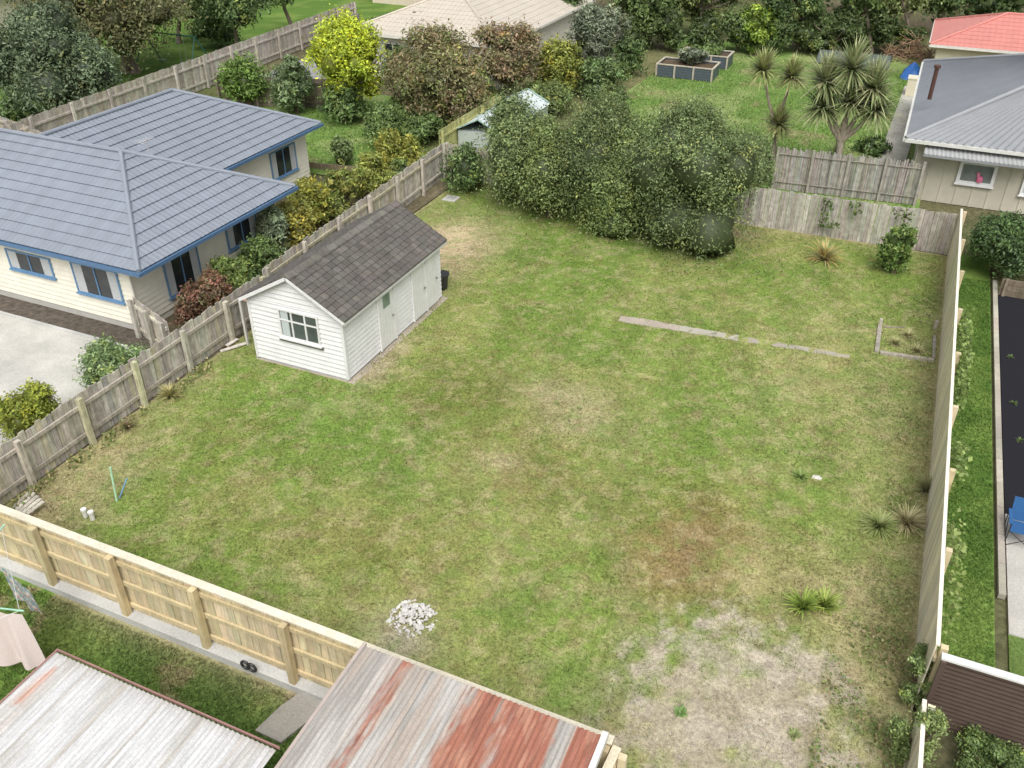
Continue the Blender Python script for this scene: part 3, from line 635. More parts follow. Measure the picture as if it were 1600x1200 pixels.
window(root,fz,4.75,6.4,.8,2.0,(.82,.82,.82),(.5,),None,True,.08)
o=MB().tube([(3.2,39.19,1.1),(3.2,39.19,1.22),(3.22,39.19,1.34)],[.1,.13,.08],8,(.75,.2,.35)).tube([(3.12,39.19,1.3),(3.1,39.19,1.5)],[.05,.07],6,(.8,.3,.42)).build('window_ornament','cloth',origin=(3.2,39.19,1.08)); tag(o,'small bright pink ornament standing in the white framed window','ornament')
aw=MB(); plane_roof(aw,(.9,38.4,2.2),(5.0,38.4,2.2),(.9,39.25,2.42),(5.0,39.25,2.42),row=9,step=0,lam=.16,amp=.02,du=.04,col=(.36,.37,.37)); aw.box((.9,38.38,2.1),(5.0,38.42,2.19),(.26,.27,.28)); aw.build('awning','metalroof',root)
cp=at(1452,155,3.3); MB().tube([cp,cp+Vector((0,0,1.3))],.09,10,(.1,.05,.04)).tube([cp+Vector((0,0,1.3)),cp+Vector((0,0,1.42))],.14,10,(.1,.05,.04)).build('flue','metal',root)

def hiphouse(label,x0,x1,y0,y1,e,r,rc,wc,trim=(.7,.68,.62),lam=.3,amp=.01,windows=(),ov=.45):
    root=empty('house',((x0+x1)/2,(y0+y1)/2,0),label,'house'); rb=MB(); w=min(x1-x0,y1-y0)/2; 
    if x1-x0>=y1-y0: a=(x0+w,(y0+y1)/2,r);b=(x1-w,(y0+y1)/2,r); quad=[((x0,y0,e),(x1,y0,e),a,b),((x1,y0,e),(x1,y1,e),b,b),((x1,y1,e),(x0,y1,e),b,a),((x0,y1,e),(x0,y0,e),a,a)]
    else: a=((x0+x1)/2,y0+w,r);b=((x0+x1)/2,y1-w,r); quad=[((x0,y0,e),(x1,y0,e),a,a),((x1,y0,e),(x1,y1,e),a,b),((x1,y1,e),(x0,y1,e),b,b),((x0,y1,e),(x0,y0,e),b,a)]
    for q in quad: plane_roof(rb,*q,row=.45,step=.02,lam=lam,amp=amp,du=lam/4,col=rc)
    roof=rb.build('roof','metalroof',root); cb=MB()
    for p in ((x0,y0,e),(x1,y0,e),(x1,y1,e),(x0,y1,e)):
        t=a if (Vector(p)-Vector(a)).length<(Vector(p)-Vector(b)).length else b; cb.tube([Vector(p)+Vector((0,0,.03)),Vector(t)+Vector((0,0,.03))],.08,6,rc)
    cb.tube([Vector(a)+Vector((0,0,.03)),Vector(b)+Vector((.01,0,.03))],.08,6,rc); cb.build('ridge_cap','metalroof',roof)
    MB().box((x0+ov,y0+ov,0),(x1-ov,y1-ov,e-.1),wc).build('wall','paint',root)
    for p,q in (((x0,y0),(x1,y0)),((x1,y0+.07),(x1,y1)),((x0,y0+.07),(x0,y1))): MB().beam((p[0],p[1],e-.06),(q[0],q[1],e-.06),.1,.14,trim).build('gutter','metal',root)
    f=wmap('y',y0+ov,-1); g=wmap('x',x1-ov,1)
    for (k,a0,a1,z0,z1) in windows: window(root,f if k=='y' else g,a0,a1,z0,z1,(.7,.68,.62),(.5,),None,True,.07)
    return root
hiphouse('house with wide pale beige hip roof at the top centre',-32,-21.8,47,63,2.6,4.5,(.52,.47,.395),(.75,.72,.65),windows=(('y',-30,-28,.8,2.1),('y',-26,-24,.8,2.1),('x',49,51,.8,2.1)))
root=hiphouse('far beige house with garage door above the red container',-44,-34,68,78,2.6,4.2,(.52,.47,.4),(.66,.58,.46))
hiphouse('low house with salmon red roof and cream walls at the top right',.2,14,58.5,66,2.4,3.7,(.55,.22,.19),(.72,.67,.5),windows=(('y',4,6,.8,2),))
hiphouse('distant house with red roof at the top left corner',-72,-62,44,52,2.6,4,(.5,.18,.16),(.6,.55,.45))
root=empty('greenhouse',(-17.9,39,0),'small white plastic greenhouse half hidden behind the hedge','greenhouse')
mb=MB(); x0,x1,y0,y1=-19.0,-16.8,36.3,42
mb.box((x0,y0,0),(x1,y1,1.25),(.45,.5,.47)); mb.build('wall','plastic',root)
rb=MB(); plane_roof(rb,(x0-.1,y0-.1,1.27),(x0-.1,y1,1.27),((x0+x1)/2,y0-.1,1.85),((x0+x1)/2,y1,1.85),row=9,step=0,lam=.15,amp=.015,du=.04,col=(.5,.56,.56)); plane_roof(rb,(x1+.1,y1,1.27),(x1+.1,y0-.1,1.27),((x0+x1)/2,y1,1.85),((x0+x1)/2,y0-.1,1.85),row=9,step=0,lam=.15,amp=.015,du=.04,col=(.5,.56,.56)); 
rb.build('roof','iron',root)
for yy in (y0-.12,y0+2,y0+4,y1+.02): MB().beam((x0-.1,yy,1.32),((x0+x1)/2,yy,1.9),.05,.04,(.35,.5,.45)).beam((x1+.1,yy,1.32),((x0+x1)/2,yy,1.9),.05,.04,(.35,.5,.45)).build('rafter','metal',root)

# ================= PLANTS =================
dg=[(.05,.085,.028),(.075,.115,.04),(.10,.14,.05)]
mg=[(.09,.135,.045),(.12,.17,.055),(.07,.105,.035)]
yg=[(.27,.32,.03),(.33,.36,.035),(.19,.25,.035)]
lg=[(.15,.20,.055),(.19,.24,.07),(.11,.155,.05)]
grey=[(.12,.145,.095),(.16,.18,.125),(.09,.11,.07)]
br=[(.15,.12,.07),(.19,.145,.085),(.125,.13,.055),(.12,.145,.05)]
rd=[(.16,.075,.055),(.13,.085,.05),(.09,.085,.04)]
gold=[(.20,.21,.045),(.15,.18,.04),(.24,.23,.05)]
hed=[(.10,.135,.055),(.13,.165,.07),(.08,.11,.042)]
GB='big leafy hedge shrubs along the rear fence'
shrub(742,162,885,328,[(.13,.17,.07),(.155,.195,.085),(.095,.13,.05)],'leftmost paler shrub of the rear hedge',group=GB,nb=16,br=.42,lump=.18,core=.84,lf=1.35,ls=.8)
shrub(845,152,1015,355,hed,'middle shrub of the rear hedge',group=GB,nb=18,br=.42,lump=.18,core=.84,lf=1.35,ls=.8)
shrub(965,158,1207,388,hed,'largest rounded shrub at the right end of the rear hedge',group=GB,nb=26,br=.38,lump=.18,core=.86,lf=1.35,ls=.8)
shrub(1010,180,1170,378,[(.095,.13,.05),(.125,.16,.065)],'dense darker shrub buried inside the right end of the hedge',group=GB,nb=12,br=.45,lump=.2,ls=.8)
shrub(900,205,1060,370,[(.1,.14,.05),(.135,.17,.06)],'lower shrub wedged between the two biggest hedge shrubs',group=GB,nb=16,br=.42,lump=.18,core=.84,lf=1.3,ls=.8)
shrub(800,195,915,348,[(.115,.15,.055),(.14,.175,.062),(.09,.12,.045)],'lower shrub wedged between the paler and the middle hedge shrub',group=GB,nb=14,br=.42,lump=.18,core=.84,lf=1.3,ls=.8)
shrub(1130,205,1207,345,hed,'narrow shrub at the right shoulder of the hedge beside the brush fence',nb=9,br=.42,lump=.18,core=.84,ls=.8)
shrub(688,226,765,302,dg,'dark ivy covered bush in the rear left corner of the section',nb=6)
G1='shrubs in the border between blue roofed house and left fence'
for x0,y0,x1,y1,p,l in ((583,203,668,278,gold,'bright yellow green shrub nearest the rear left corner'),(535,238,622,318,[(.16,.19,.045),(.2,.21,.05),(.11,.14,.035)],'golden green shrub second from the rear along the left border'),
 (488,262,572,345,[(.14,.17,.045),(.19,.18,.05),(.10,.13,.035)],'olive shrub behind the shed roof'),(448,275,525,360,gold,'yellowish shrub right of the blue roof corner'),
 (425,310,505,395,[(.23,.21,.045),(.16,.17,.045)],'yellow leaved shrub above the shed ridge'),(400,322,458,410,[(.14,.18,.11),(.18,.22,.13)],'pale grey green shrub by the house side window'),
 (362,370,448,442,mg,'mid green shrub behind the shed gutter'),(325,395,398,468,lg,'light green shrub by the left fence near the shed'),
 (255,412,360,506,rd,'reddish brown shrub by the short fence screen'),(590,255,650,302,mg,'low green shrub against the left fence far end'),(500,215,560,262,[(.1,.14,.05),(.13,.17,.07)],'low grey green shrub below the small left lawn edge')):
    shrub(x0,y0,x1,y1,p,l,group=G1,nb=12,br=.38,lump=.24,core=.74)
shrub(-20,588,112,712,[(.17,.20,.03),(.22,.24,.035),(.10,.13,.02)],'rounded yellow green bush at the left image edge',nb=14,br=.38,lump=.24)
shrub(124,528,243,618,[(.13,.19,.08),(.17,.23,.10),(.10,.15,.06)],'pale green low bush beside the concrete driveway',nb=14,br=.38,lump=.24)
shrub(342,92,425,170,[(.08,.13,.03),(.11,.17,.04)],'dense round green bush behind the blue roof',nb=8,br=.42,lump=.2)
shrub(422,86,492,180,[(.09,.13,.055),(.12,.16,.08)],'taller grey green bush beside the round bush',nb=9,br=.4,lump=.22)
shrub(495,130,575,195,dg,'dark low bush under the bright yellow tree',nb=6)
tree(552,185,484,32,618,180,yg,'bright yellow green leafy tree beside the far driveway',nb=20,br=.36,core=.75,lump=.26)
shrub(595,62,680,180,mg,'dark green bush right of the yellow tree',nb=9,br=.4,lump=.22)
tree(690,205,600,55,780,205,br,'sprawling brown and olive open tree behind the left border',nb=26,br=.27,core=.5,trunks=3,tcol=(.3,.25,.19),lump=.3)
tree(720,175,688,95,768,180,lg,'light green feathery tree inside the brown tree group',nb=10,br=.38,lump=.26)
tree(800,160,735,45,858,150,[(.16,.13,.07),(.18,.12,.08),(.12,.13,.055)],'rusty brown open tree beside the clipped ball bush',nb=20,br=.28,core=.5,trunks=2,tcol=(.3,.25,.19),lump=.3)
shrub(831,62,918,152,[(.14,.16,.035),(.18,.19,.04),(.11,.13,.03)],'clipped golden green ball bush',nb=4,br=.5)
tree(935,145,885,10,982,135,grey,'silvery grey green tree behind the ball bush',nb=14,br=.36,core=.7,lump=.24)
shrub(570,160,690,235,mg,'spiky loose green shrub below the brown tree',nb=12,br=.36,lump=.26)
shrub(670,150,780,215,[(.11,.13,.05),(.15,.14,.06)],'low olive scrub beside the greenhouse',nb=10,br=.4,lump=.24)
shrub(895,88,995,160,[(.10,.14,.055),(.08,.12,.045)],'rough dark hedge beside the far garden path',nb=12,br=.38,lump=.24)
shrub(800,130,900,180,[(.09,.12,.04),(.12,.15,.05)],'mid green scrub behind the greenhouse',nb=7)
shrub(930,130,985,185,[(.08,.11,.04),(.11,.14,.05)],'low scrub at the left edge of the big rear lawn',nb=7,br=.42)
shrub(950,60,1010,120,dg,'dark scrub left of the raised beds',nb=6)
shrub(-25,18,190,186,[(.08,.11,.06),(.11,.14,.08),(.06,.085,.045)],'large dark olive round tree at the upper left',cat='tree',name='tree',nb=24,br=.36,lump=.2,core=.8)
tree(205,115,30,-75,300,85,[(.1,.1,.045),(.13,.125,.06),(.075,.09,.035)],'big dark conifer like tree with branching trunk',nb=26,br=.3,tr=.3,trunks=3,core=.5,tcol=(.26,.21,.17),lump=.26)
tree(372,90,300,-45,420,70,dg,'dark green tree beside the long tall fence',nb=14,tr=.14,br=.36,core=.65,lump=.24)
tree(460,55,395,-60,480,16,mg,'green tree just above the long fence',nb=8)
tree(280,68,235,-50,335,38,mg,'mid green tree behind the metal play frame',nb=12,br=.36)
shrub(-10,150,60,195,dg,'low dark bush at the foot of the large olive tree',nb=7)
shrub(300,20,380,75,dg,'dark bush between the play frame and the long tall fence',nb=9,br=.4,lump=.22)
belt=[(880,70,845,-40,915,35,dg),(1000,75,955,-40,1052,62,[(.06,.09,.03),(.09,.125,.04)]),(1095,62,1035,-60,1160,52,[(.11,.14,.05),(.14,.17,.06)]),(1180,85,1145,18,1214,88,[(.17,.23,.035),(.09,.14,.035)]),
(1245,80,1195,-50,1295,72,dg),(1300,85,1260,30,1345,85,[(.06,.085,.03),(.08,.11,.04)]),(1360,85,1315,-60,1405,34,mg),(1420,80,1380,-50,1455,38,[(.12,.15,.05),(.09,.12,.035)]),(1470,60,1440,-60,1510,28,dg),(1560,50,1495,-60,1645,32,dg),(740,20,690,-60,800,8,mg)]
bl=['dark tree above the beige roof end','dense dark tree left of the raised beds','willow like tree above the raised beds','bright green bush tree right of the raised beds','tall dark tree behind the low hoop tunnel','dark undergrowth tree behind the first cabbage tree','slim tree with bare trunk above the second cabbage tree','thin tree above the brown brush pile','dark tree above the red roof corner','dark tree mass behind the red roof','green tree above the beige roof']
for (bx,by,x0,y0,x1,y1,p),l in zip(belt,bl): tree(bx,by,x0,y0,x1,y1,p,l,nb=15,br=.34,core=.65,tr=.15,group='trees along the far boundary',lump=.25)
for i,px in enumerate(range(1000,1460,52)): shrub(px-40,15+random.randint(-10,12),px+40,82,[(.055,.08,.03),(.075,.105,.035)],['first','second','third','fourth','fifth','sixth','seventh','eighth','ninth'][i]+' dark bush from the left in the far undergrowth',nb=8,br=.4,lf=.8,group='dark undergrowth bushes at the far boundary',lump=.22)
P=np.stack([rng.uniform(-90,60,30000),rng.uniform(72,110,30000),rng.uniform(.3,7,30000)],1)
V,Q,C=quads_leaf(P,rng.normal(size=P.shape)+np.array([0,-.5,.6]),rng.uniform(.15,.45,len(P)),.5,np.array([.08,.115,.04])*rng.uniform(.5,1.5,(len(P),1)))
k=(P[:,2]<3+4*fbm(P[:,0],P[:,1],.2,70)); kk=np.repeat(k,4); V=V[kk];C=C[kk];Q=np.arange(len(V)).reshape(-1,4)
o=npmesh('woodland',V,Q,C,'leaf'); tag(o,'dark wood of mixed trees closing the view behind the gardens','woodland',kind='stuff')
shrub(1500,316,1640,436,[(.06,.10,.035),(.08,.135,.04),(.045,.075,.03)],'dark glossy hedge bush behind the cream fence top end',nb=16,br=.36,lump=.22)
shrub(1398,1010,1492,1110,[(.12,.165,.055),(.155,.205,.08),(.10,.135,.045)],'straggly vine shrub climbing over the near end of the cream fence',nb=22,br=.2,core=.3,lump=.45,skirt=False,lf=.8)
shrub(1392,1095,1478,1200,[(.12,.165,.055),(.17,.21,.08),(.10,.135,.045)],'leafy weedy shrub below the vine at the near fence end',nb=20,br=.22,core=.3,lump=.45,skirt=True,lf=.8)
shrub(1490,1150,1620,1240,mg,'weedy shrub below the brown metal fence',nb=14,br=.3,core=.45,lump=.35)
shrub(1376,325,1434,434,[(.07,.125,.035),(.105,.165,.04),(.14,.19,.06)],'ivy covered stump standing in the far right corner',nb=10,br=.38,lump=.22)
shrub(1330,215,1390,240,dg,'low dark plant beneath the second cabbage tree',nb=4)
def vine(label,x0,x1,y0,y1,z0,z1,n,ls,pal,name='vine',thr=.47,sd=0,f=1.3):
    P=np.stack([rng.uniform(x0,x1,n),rng.uniform(y0,y1,n),rng.uniform(z0,z1,n)],1); k=fbm(P[:,1]+P[:,0],P[:,2],f,int(n%97)+sd,3)>thr
    P=P[k]; c=np.array(pal)[rng.integers(0,len(pal),len(P))]*rng.uniform(.6,1.4,(len(P),1))*1.35
    V,Q,C=quads_leaf(P,rng.normal(size=P.shape)*.8+np.array([.2,-.2,.9]),ls*rng.uniform(.6,1.3,len(P)),.7,c)
    o=npmesh(name,V,Q,C,'leaf',origin=((x0+x1)/2,(y0+y1)/2,0)); tag(o,label,'vine' if name=='vine' else 'weeds')
vine('light green grape vine on the outer side of the cream fence',2.66,2.95,17.5,26,.9,1.85,1900,.06,[(.15,.21,.06),(.2,.26,.08),(.1,.15,.04)],thr=.55,f=1.0)
vine('sparse vine at the near end of the cream fence',2.66,2.9,13,17,.8,1.8,700,.055,[(.15,.2,.06),(.2,.25,.08)],thr=.52)
vine('dark ivy hanging over the rear board fence',-2.2,1.0,33.3,33.42,.5,1.65,1100,.06,[(.08,.12,.035),(.11,.14,.05)],thr=.5)
vine('straggling weeds at the foot of the cream fence',1.5,2.35,13,30,.03,.22,3600,.03,[(.18,.21,.07),(.26,.23,.12),(.14,.19,.06)],name='weeds',thr=.5)
vine('weeds at the foot of the left paling fence',-17.3,-16.9,9,17.4,.03,.25,1500,.04,[(.2,.21,.07),(.32,.27,.14),(.12,.17,.05)],name='weeds')
vine('weeds below the near shrub on the right',.9,2.3,9,14,.03,.25,2500,.035,[(.15,.19,.06),(.11,.16,.05),(.25,.21,.11)],name='weeds')
cab=[(.26,.32,.14),(.32,.36,.18),(.21,.26,.11),(.4,.4,.22)]
cab2=[(.32,.36,.14),(.38,.40,.17),(.26,.30,.12),(.42,.40,.2)]
def cabbage(bx,by,heads,label,L,pal,th=1.):
    b=at(bx,by); root=empty('cabbage_tree',b,label,'cabbage tree'); mb=MB(); hs=[zat(px,py,b) for px,py in heads]; fork=Vector((b.x,b.y,0)).lerp(sum(hs,Vector())/len(hs),.5)
    mb.tube([b,b.lerp(fork,.5)+Vector((.05,0,0)),fork],[.2*th,.15*th,.13*th],10,(.36,.31,.25))
    for h in hs: mb.tube([fork,fork.lerp(h,.5)+Vector((0,0,-.1)),h],[.12*th,.09*th,.08*th],8,(.34,.29,.22))
    mb.build('trunk','bark',root)
    for h in hs:
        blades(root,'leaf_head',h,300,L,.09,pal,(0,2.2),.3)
    return root
cabbage(1207,252,[(1192,110),(1238,120),(1216,195)],'smaller cabbage tree with spiky heads left of the brush fence gap',1.0,cab2,.7)
cabbage(1300,292,[(1290,128),(1332,108),(1364,138),(1285,168),(1330,160),(1368,172)],'larger cabbage tree with many spiky heads in front of the brush fence',1.25,cab)
b=at(1298,285); root=empty('cabbage_shoot',b,'low spiky cabbage shoot at the foot of the larger cabbage tree','plant'); blades(root,'leaves',b+Vector((0,-.3,.9)),180,1.0,.07,cab,(0,2.2),.5); MB().tube([b,b+Vector((0,-.3,.9))],.06,8,(.3,.25,.19)).build('stem','bark',root)
def tuft(px,py,n,L,w,cols,label,spread=(0,1.2),droop=.6,cat='plant',name='grass_clump',group=None,k=1.6):
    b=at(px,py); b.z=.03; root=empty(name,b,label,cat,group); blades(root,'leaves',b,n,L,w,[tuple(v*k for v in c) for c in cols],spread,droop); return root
tuft(1287,408,150,.85,.05,[(.26,.24,.12),(.20,.23,.09),(.36,.22,.09)],'straw and orange spiky flax clump near the ivy stump',(0,1.2),.7,k=1.8)
tuft(1252,955,130,.5,.045,[(.13,.19,.04),(.18,.23,.05)],'left of two iris like green clumps beside the gravel',(0,.9),k=1.9)
tuft(1286,952,130,.45,.045,[(.14,.19,.04),(.2,.23,.06)],'right of two iris like green clumps beside the gravel',(0,1.0),k=1.9)
tuft(1250,748,100,.25,.04,[(.12,.17,.05),(.15,.2,.06)],'green weed clump by the small bare spot',(.3,1.4),k=1.8)
tuft(1372,828,260,.5,.035,[(.16,.20,.07),(.2,.22,.09)],'broad grassy clump near the cream fence foot',(.2,1.45),k=1.9)
tuft(1415,822,180,.55,.03,[(.28,.25,.15),(.24,.22,.12)],'dry straw grass clump right of the broad clump',(.1,1.3),k=1.9)
tuft(1062,1115,50,.16,.05,[(.12,.2,.06)],'small green weed in the middle of the gravel patch',(.6,1.4))
tuft(1185,1010,50,.15,.05,[(.2,.2,.1)],'tiny weed at the far edge of the gravel patch',(.6,1.4))
tuft(1240,1150,60,.15,.04,[(.17,.2,.08)],'small weed near the bottom edge of the gravel patch',(.6,1.4))
tuft(268,622,180,.45,.035,[(.24,.24,.10),(.29,.26,.13)],'dry grass clump at the foot of the left fence',(0,1.3),k=1.8)
tuft(200,672,80,.4,.02,[(.2,.15,.09),(.16,.13,.08)],'dead brown weed leaning on the left fence',(0,1.2))
tuft(1445,770,120,.55,.02,[(.19,.16,.09),(.14,.16,.07)],'thin scraggly weed against the cream fence',(0,1.2),k=1.8)
for i,(x,y) in enumerate(((905,640),(870,632),(560,640),(960,520),(1100,640),(480,700))):
    tuft(x,y,26,.1,.04,[(.13,.18,.05),(.15,.2,.06)],['flat weed on the dry patch, right one','flat weed on the dry patch, left one','flat weed in the green lawn right of the shed front','flat weed beside the start of the concrete strip','flat weed in the lawn centre right','flat weed in the lawn below the shed'][i],(.8,1.45),.2,cat='weed',name='weed')

# ================= SMALL THINGS =================
a=BA;b=BB; d=(b-a);L=d.length;d/=L;n=Vector((-d.y,d.x,0)); mb=MB(); x=0
while x<L:
    l=min(random.uniform(.9,2.2),L-x); f=x/L; W_=.21*(1-.55*f)
    gap=.012 if f<.65 else random.choice((.02,.15)); m_=max(3,int(l/.18)); lo=[];hi=[]
    for i in range(m_+1):
        t=x+(l-gap)*i/m_; p=a+d*t; k=float(fbm(np.array([t]),np.array([3.1]),2.5,90)[0])-.5; k2=float(fbm(np.array([t]),np.array([7.7]),2.5,93)[0])-.5
        lo.append(p-n*(W_+k*.16)); hi.append(p+n*(W_+k2*.16))
    pts=lo+hi[::-1]; z=.042+random.uniform(-.006,.006); q=len(pts)
    mb.add([(v.x,v.y,z) for v in pts]+[(v.x,v.y,0) for v in pts],[tuple(range(q))]+[(i,i+q,(i+1)%q+q,(i+1)%q) for i in range(q)],cj((.42,.38,.31),.1)); x+=l
o=mb.build('garden_path','conc'); o['kind']='structure'
c4=[at(1374,512),at(1369,553),at(1457,567),at(1460,515)]
ctr=sum(c4,Vector())/4; root=empty('garden_bed',ctr,'small square grassy bed partly edged with weathered timber by the cream fence','garden bed')
MB().beam(c4[0]+Vector((0,0,.05)),c4[1]+Vector((0,0,.05)),.12,.12,(.36,.33,.28)).build('edging','oldwood',root)
MB().beam(c4[1]+Vector((.1,0,.05)),c4[2]+Vector((0,0,.07)),.13,.13,(.40,.36,.30)).build('edging','oldwood',root)
MB().beam(c4[2]+Vector((0,.15,.06)),c4[2].lerp(c4[3],.75)+Vector((0,0,.03)),.09,.12,(.33,.3,.26)).build('edging','oldwood',root)
MB().beam(c4[0]+Vector((.1,0,.03)),c4[0].lerp(c4[3],.45)+Vector((0,0,.01)),.06,.08,(.3,.27,.22)).build('edging','oldwood',root)
for p in (c4[0],c4[3]): MB().box((p.x-.05,p.y-.05,0),(p.x+.05,p.y+.05,.32),(.42,.38,.33)).build('corner_post','oldwood',root)
for (x,y,l) in ((1398,540,'left'),(1432,552,'right'),(1418,528,'rear')): tuft(x,y,240,.3,.02,[(.3,.28,.16),(.24,.24,.11)],l+' dry grass tuft growing inside the small timber edged bed',(.2,1.5),k=1.8)
base=at(645,968)
def rock(s):
    bm=MB(); V=[];n=5
    for z,r in ((-.5,.7),(.1,1),(.5,.55)):
        for k in range(n): a=6.283*k/n; rr=r*random.uniform(.6,1.3); V.append((math.cos(a)*rr*s,math.sin(a)*rr*s*.75,(z+random.uniform(-.2,.2))*s))
    Fs=[(i*n+k,i*n+(k+1)%n,(i+1)*n+(k+1)%n,(i+1)*n+k) for i in range(2) for k in range(n)]+[tuple(range(n))[::-1],tuple(2*n+k for k in range(n))]
    bm.add(V,Fs,cj((.6,.59,.55),.08)); return bm
protos=[]
for i in range(7):
    o=rock(.055).build('concrete_chunk','stone',origin=(0,0,0)); protos.append(o)
for i in range(190):
    o=protos[i] if i<7 else protos[i%7].copy()
    if i>=7: COL.objects.link(o)
    r=random.random()**.75; a=random.uniform(0,6.283); s=random.uniform(.4,1.0)*(1.9 if random.random()<.15 else 1.15)
    o.location=(base.x+math.cos(a)*r*.5,base.y+math.sin(a)*r*.5,.035+.2*(1-r)*random.uniform(.4,1)); o.rotation_euler=(random.uniform(-.7,.7),random.uniform(-.7,.7),random.uniform(0,6)); o.scale=(s,s*random.uniform(.6,1),s*.75)
    tag(o,'broken whitish concrete chunk in the rubble heap inside the front fence','concrete chunk','chunks of the rubble heap')
for i,(px,py) in enumerate(((135,810),(146,814))):
    p=at(px,py); root=empty('capped_pipe',p,['left white capped drain pipe standing in the grass','right white capped drain pipe standing in the grass'][i],'pipe')
    MB().tube([p,p+Vector((0,0,.24))],.055,12,(.75,.75,.72)).build('pipe','plastic',root); MB().tube([p+Vector((0,0,.24)),p+Vector((0,0,.29))],.068,12,(.8,.8,.78)).build('cap','plastic',root)
p=at(183,785); o=MB().tube([p,zat(172,730,p)],.025,6,(.45,.72,.5)).build('marker_stake','plastic',origin=p); tag(o,'pale green marker stake leaning near the left corner','stake')
p=at(186,780); o=MB().tube([p,zat(198,748,p)],.02,6,(.2,.36,.55)).build('marker_stake','plastic',origin=p); tag(o,'short blue marker stake leaning near the green one','stake')
lab=['topmost','second','third','fourth','lowest']
for i in range(5):
    p=at(18+7*i,800+3*i); q=at(52+5*i,770+6*i); z=.06+.03*i
    o=MB().beam((p.x,p.y,z),(q.x,q.y,z+.03),.1,.025,cj((.55,.5,.43),.15)).build('loose_board','oldwood',origin=p); tag(o,lab[4-i]+' loose grey board in the pile by the left corner','board','loose boards by the left corner')
for i,(a0,b0) in enumerate((((345,552),(385,540)),((355,545),(372,535)))):
    p=at(*a0);q=at(*b0); o=MB().beam((p.x,p.y,.07+.04*i),(q.x,q.y,.09+.04*i),.12,.03,(.6,.56,.5)).build('loose_board','oldwood',origin=p); tag(o,['long pale board lying beside the shed front corner','short pale board crossing beside the shed'][i],'board')
p=at(690,452); mb=MB(); mb.tube([p,p+Vector((0,0,.55))],[.2,.26],14,(.03,.03,.032)); mb.tube([p+Vector((0,0,.55)),p+Vector((0,0,.6))],[.29,.29],14,(.035,.035,.035)); o=mb.build('plastic_bin','plastic',origin=p); tag(o,'black plastic bin by the far corner of the shed','bin')
p=at(705,312); o=MB().box((p.x-.3,p.y-.3,0),(p.x+.3,p.y+.3,.07),(.48,.47,.43)).box((p.x-.18,p.y-.18,.07),(p.x+.18,p.y+.18,.085),(.36,.36,.34)).build('drain_cover','conc',origin=p); tag(o,'square concrete drain cover near the rear left corner','drain cover')
p=at(1277,748); o=rock(.13).build('flat_stone','stone',origin=(0,0,0)); o.location=(p.x,p.y,.04); o.scale=(1,1,.4); tag(o,'small flat pale stone in the lawn by the dark weed','stone')
for i,(px,py) in enumerate(((391,1030),(403,1032))):
    p=at(px,py,.3); pts=[(p.x+.09*math.cos(t*.5236),8.02,.3+.09*math.sin(t*.5236)) for t in range(13)]
    o=MB().tube(pts,.028,6,(.03,.03,.035)).build('rubber_ring','plastic',origin=p); tag(o,['left','right'][i]+' small black rubber ring at the base of the front fence','ring')
root=empty('clothesline',(-14.3,6.1,0),'green rotary clothesline reaching in from the left edge','clothesline')
MB().tube([(-14.3,6.1,0),(-14.3,6.1,1.9)],.03,8,(.5,.52,.5)).build('pole','metal',root)
for k in range(4):
    a=.2+k*math.pi/2; MB().tube([(-14.3,6.1,1.6),(-14.3+1.9*math.cos(a),6.1+1.9*math.sin(a),1.8)],.018,6,(.35,.6,.45)).build('arm','metal',root)
ln=MB()
for r in (.9,1.3,1.8):
    for k in range(4): a=.2+k*math.pi/2;b2=a+math.pi/2; ln.tube([(-14.3+r*math.cos(a),6.1+r*math.sin(a),1.78),(-14.3+r*math.cos(b2),6.1+r*math.sin(b2),1.78)],.005,4,(.7,.7,.7))
ln.build('line','metal',root)
def cloth(name,p,q,z0,z1,cf,label,wob=.08):
    V=[];C=[];Q=[];nu,nv=24,16
    for j in range(nv):
        for i in range(nu):
            u,v=i/(nu-1),j/(nv-1); x=p[0]+(q[0]-p[0])*u; y=p[1]+(q[1]-p[1])*u+wob*math.sin(u*14+v)*(v*.8+.2); V.append((x+.25*v*(u-.5)*.5+.03*math.sin(u*20),y,z1+(z0-z1)*v)); C.append(cf(u,v))
    for j in range(nv-1):
        for i in range(nu-1): b=j*nu+i; Q.append((b,b+1,b+nu+1,b+nu))
    o=npmesh(name,V,Q,np.array(C),'cloth',origin=(p[0],p[1],0),smooth=True); tag(o,label,'laundry')
cloth('hanging_sheet',(-13.4,6.1),(-12.45,6.4),.35,1.78,lambda u,v:(.74,.63,.6),'pale pink sheet hanging from the clothesline')
def pat(u,v):
    k=int(u*14)*3+int(v*13)*5+int((u+v)*9); return [(.2,.33,.38),(.66,.61,.55),(.45,.28,.24),(.32,.42,.38),(.25,.3,.3)][k%5]
cloth('hanging_towel',(-13.75,7.1),(-12.85,6.9),1.1,1.76,pat,'patterned teal and red towel hanging near the pink sheet',.04)
p=at(1590,846); root=empty('camping_chair',p,'blue folding camping chair on the patio at the right edge','chair')
x,y=p.x,p.y; bl_=(.04,.12,.28)
def cc(name,pts): 
    mbb=MB(); mbb.add(pts+[(a,b,c-.015) for a,b,c in pts],[(0,1,2,3),(7,6,5,4),(0,4,5,1),(1,5,6,2),(2,6,7,3),(3,7,4,0)],bl_); mbb.build(name,'cloth',root)
cc('seat',[(x-.27,y-.25,.42),(x+.27,y-.25,.42),(x+.25,y+.25,.37),(x-.25,y+.25,.37)])
cc('backrest',[(x-.27,y+.25,.40),(x+.27,y+.25,.40),(x+.29,y+.4,.92),(x-.29,y+.4,.92)])
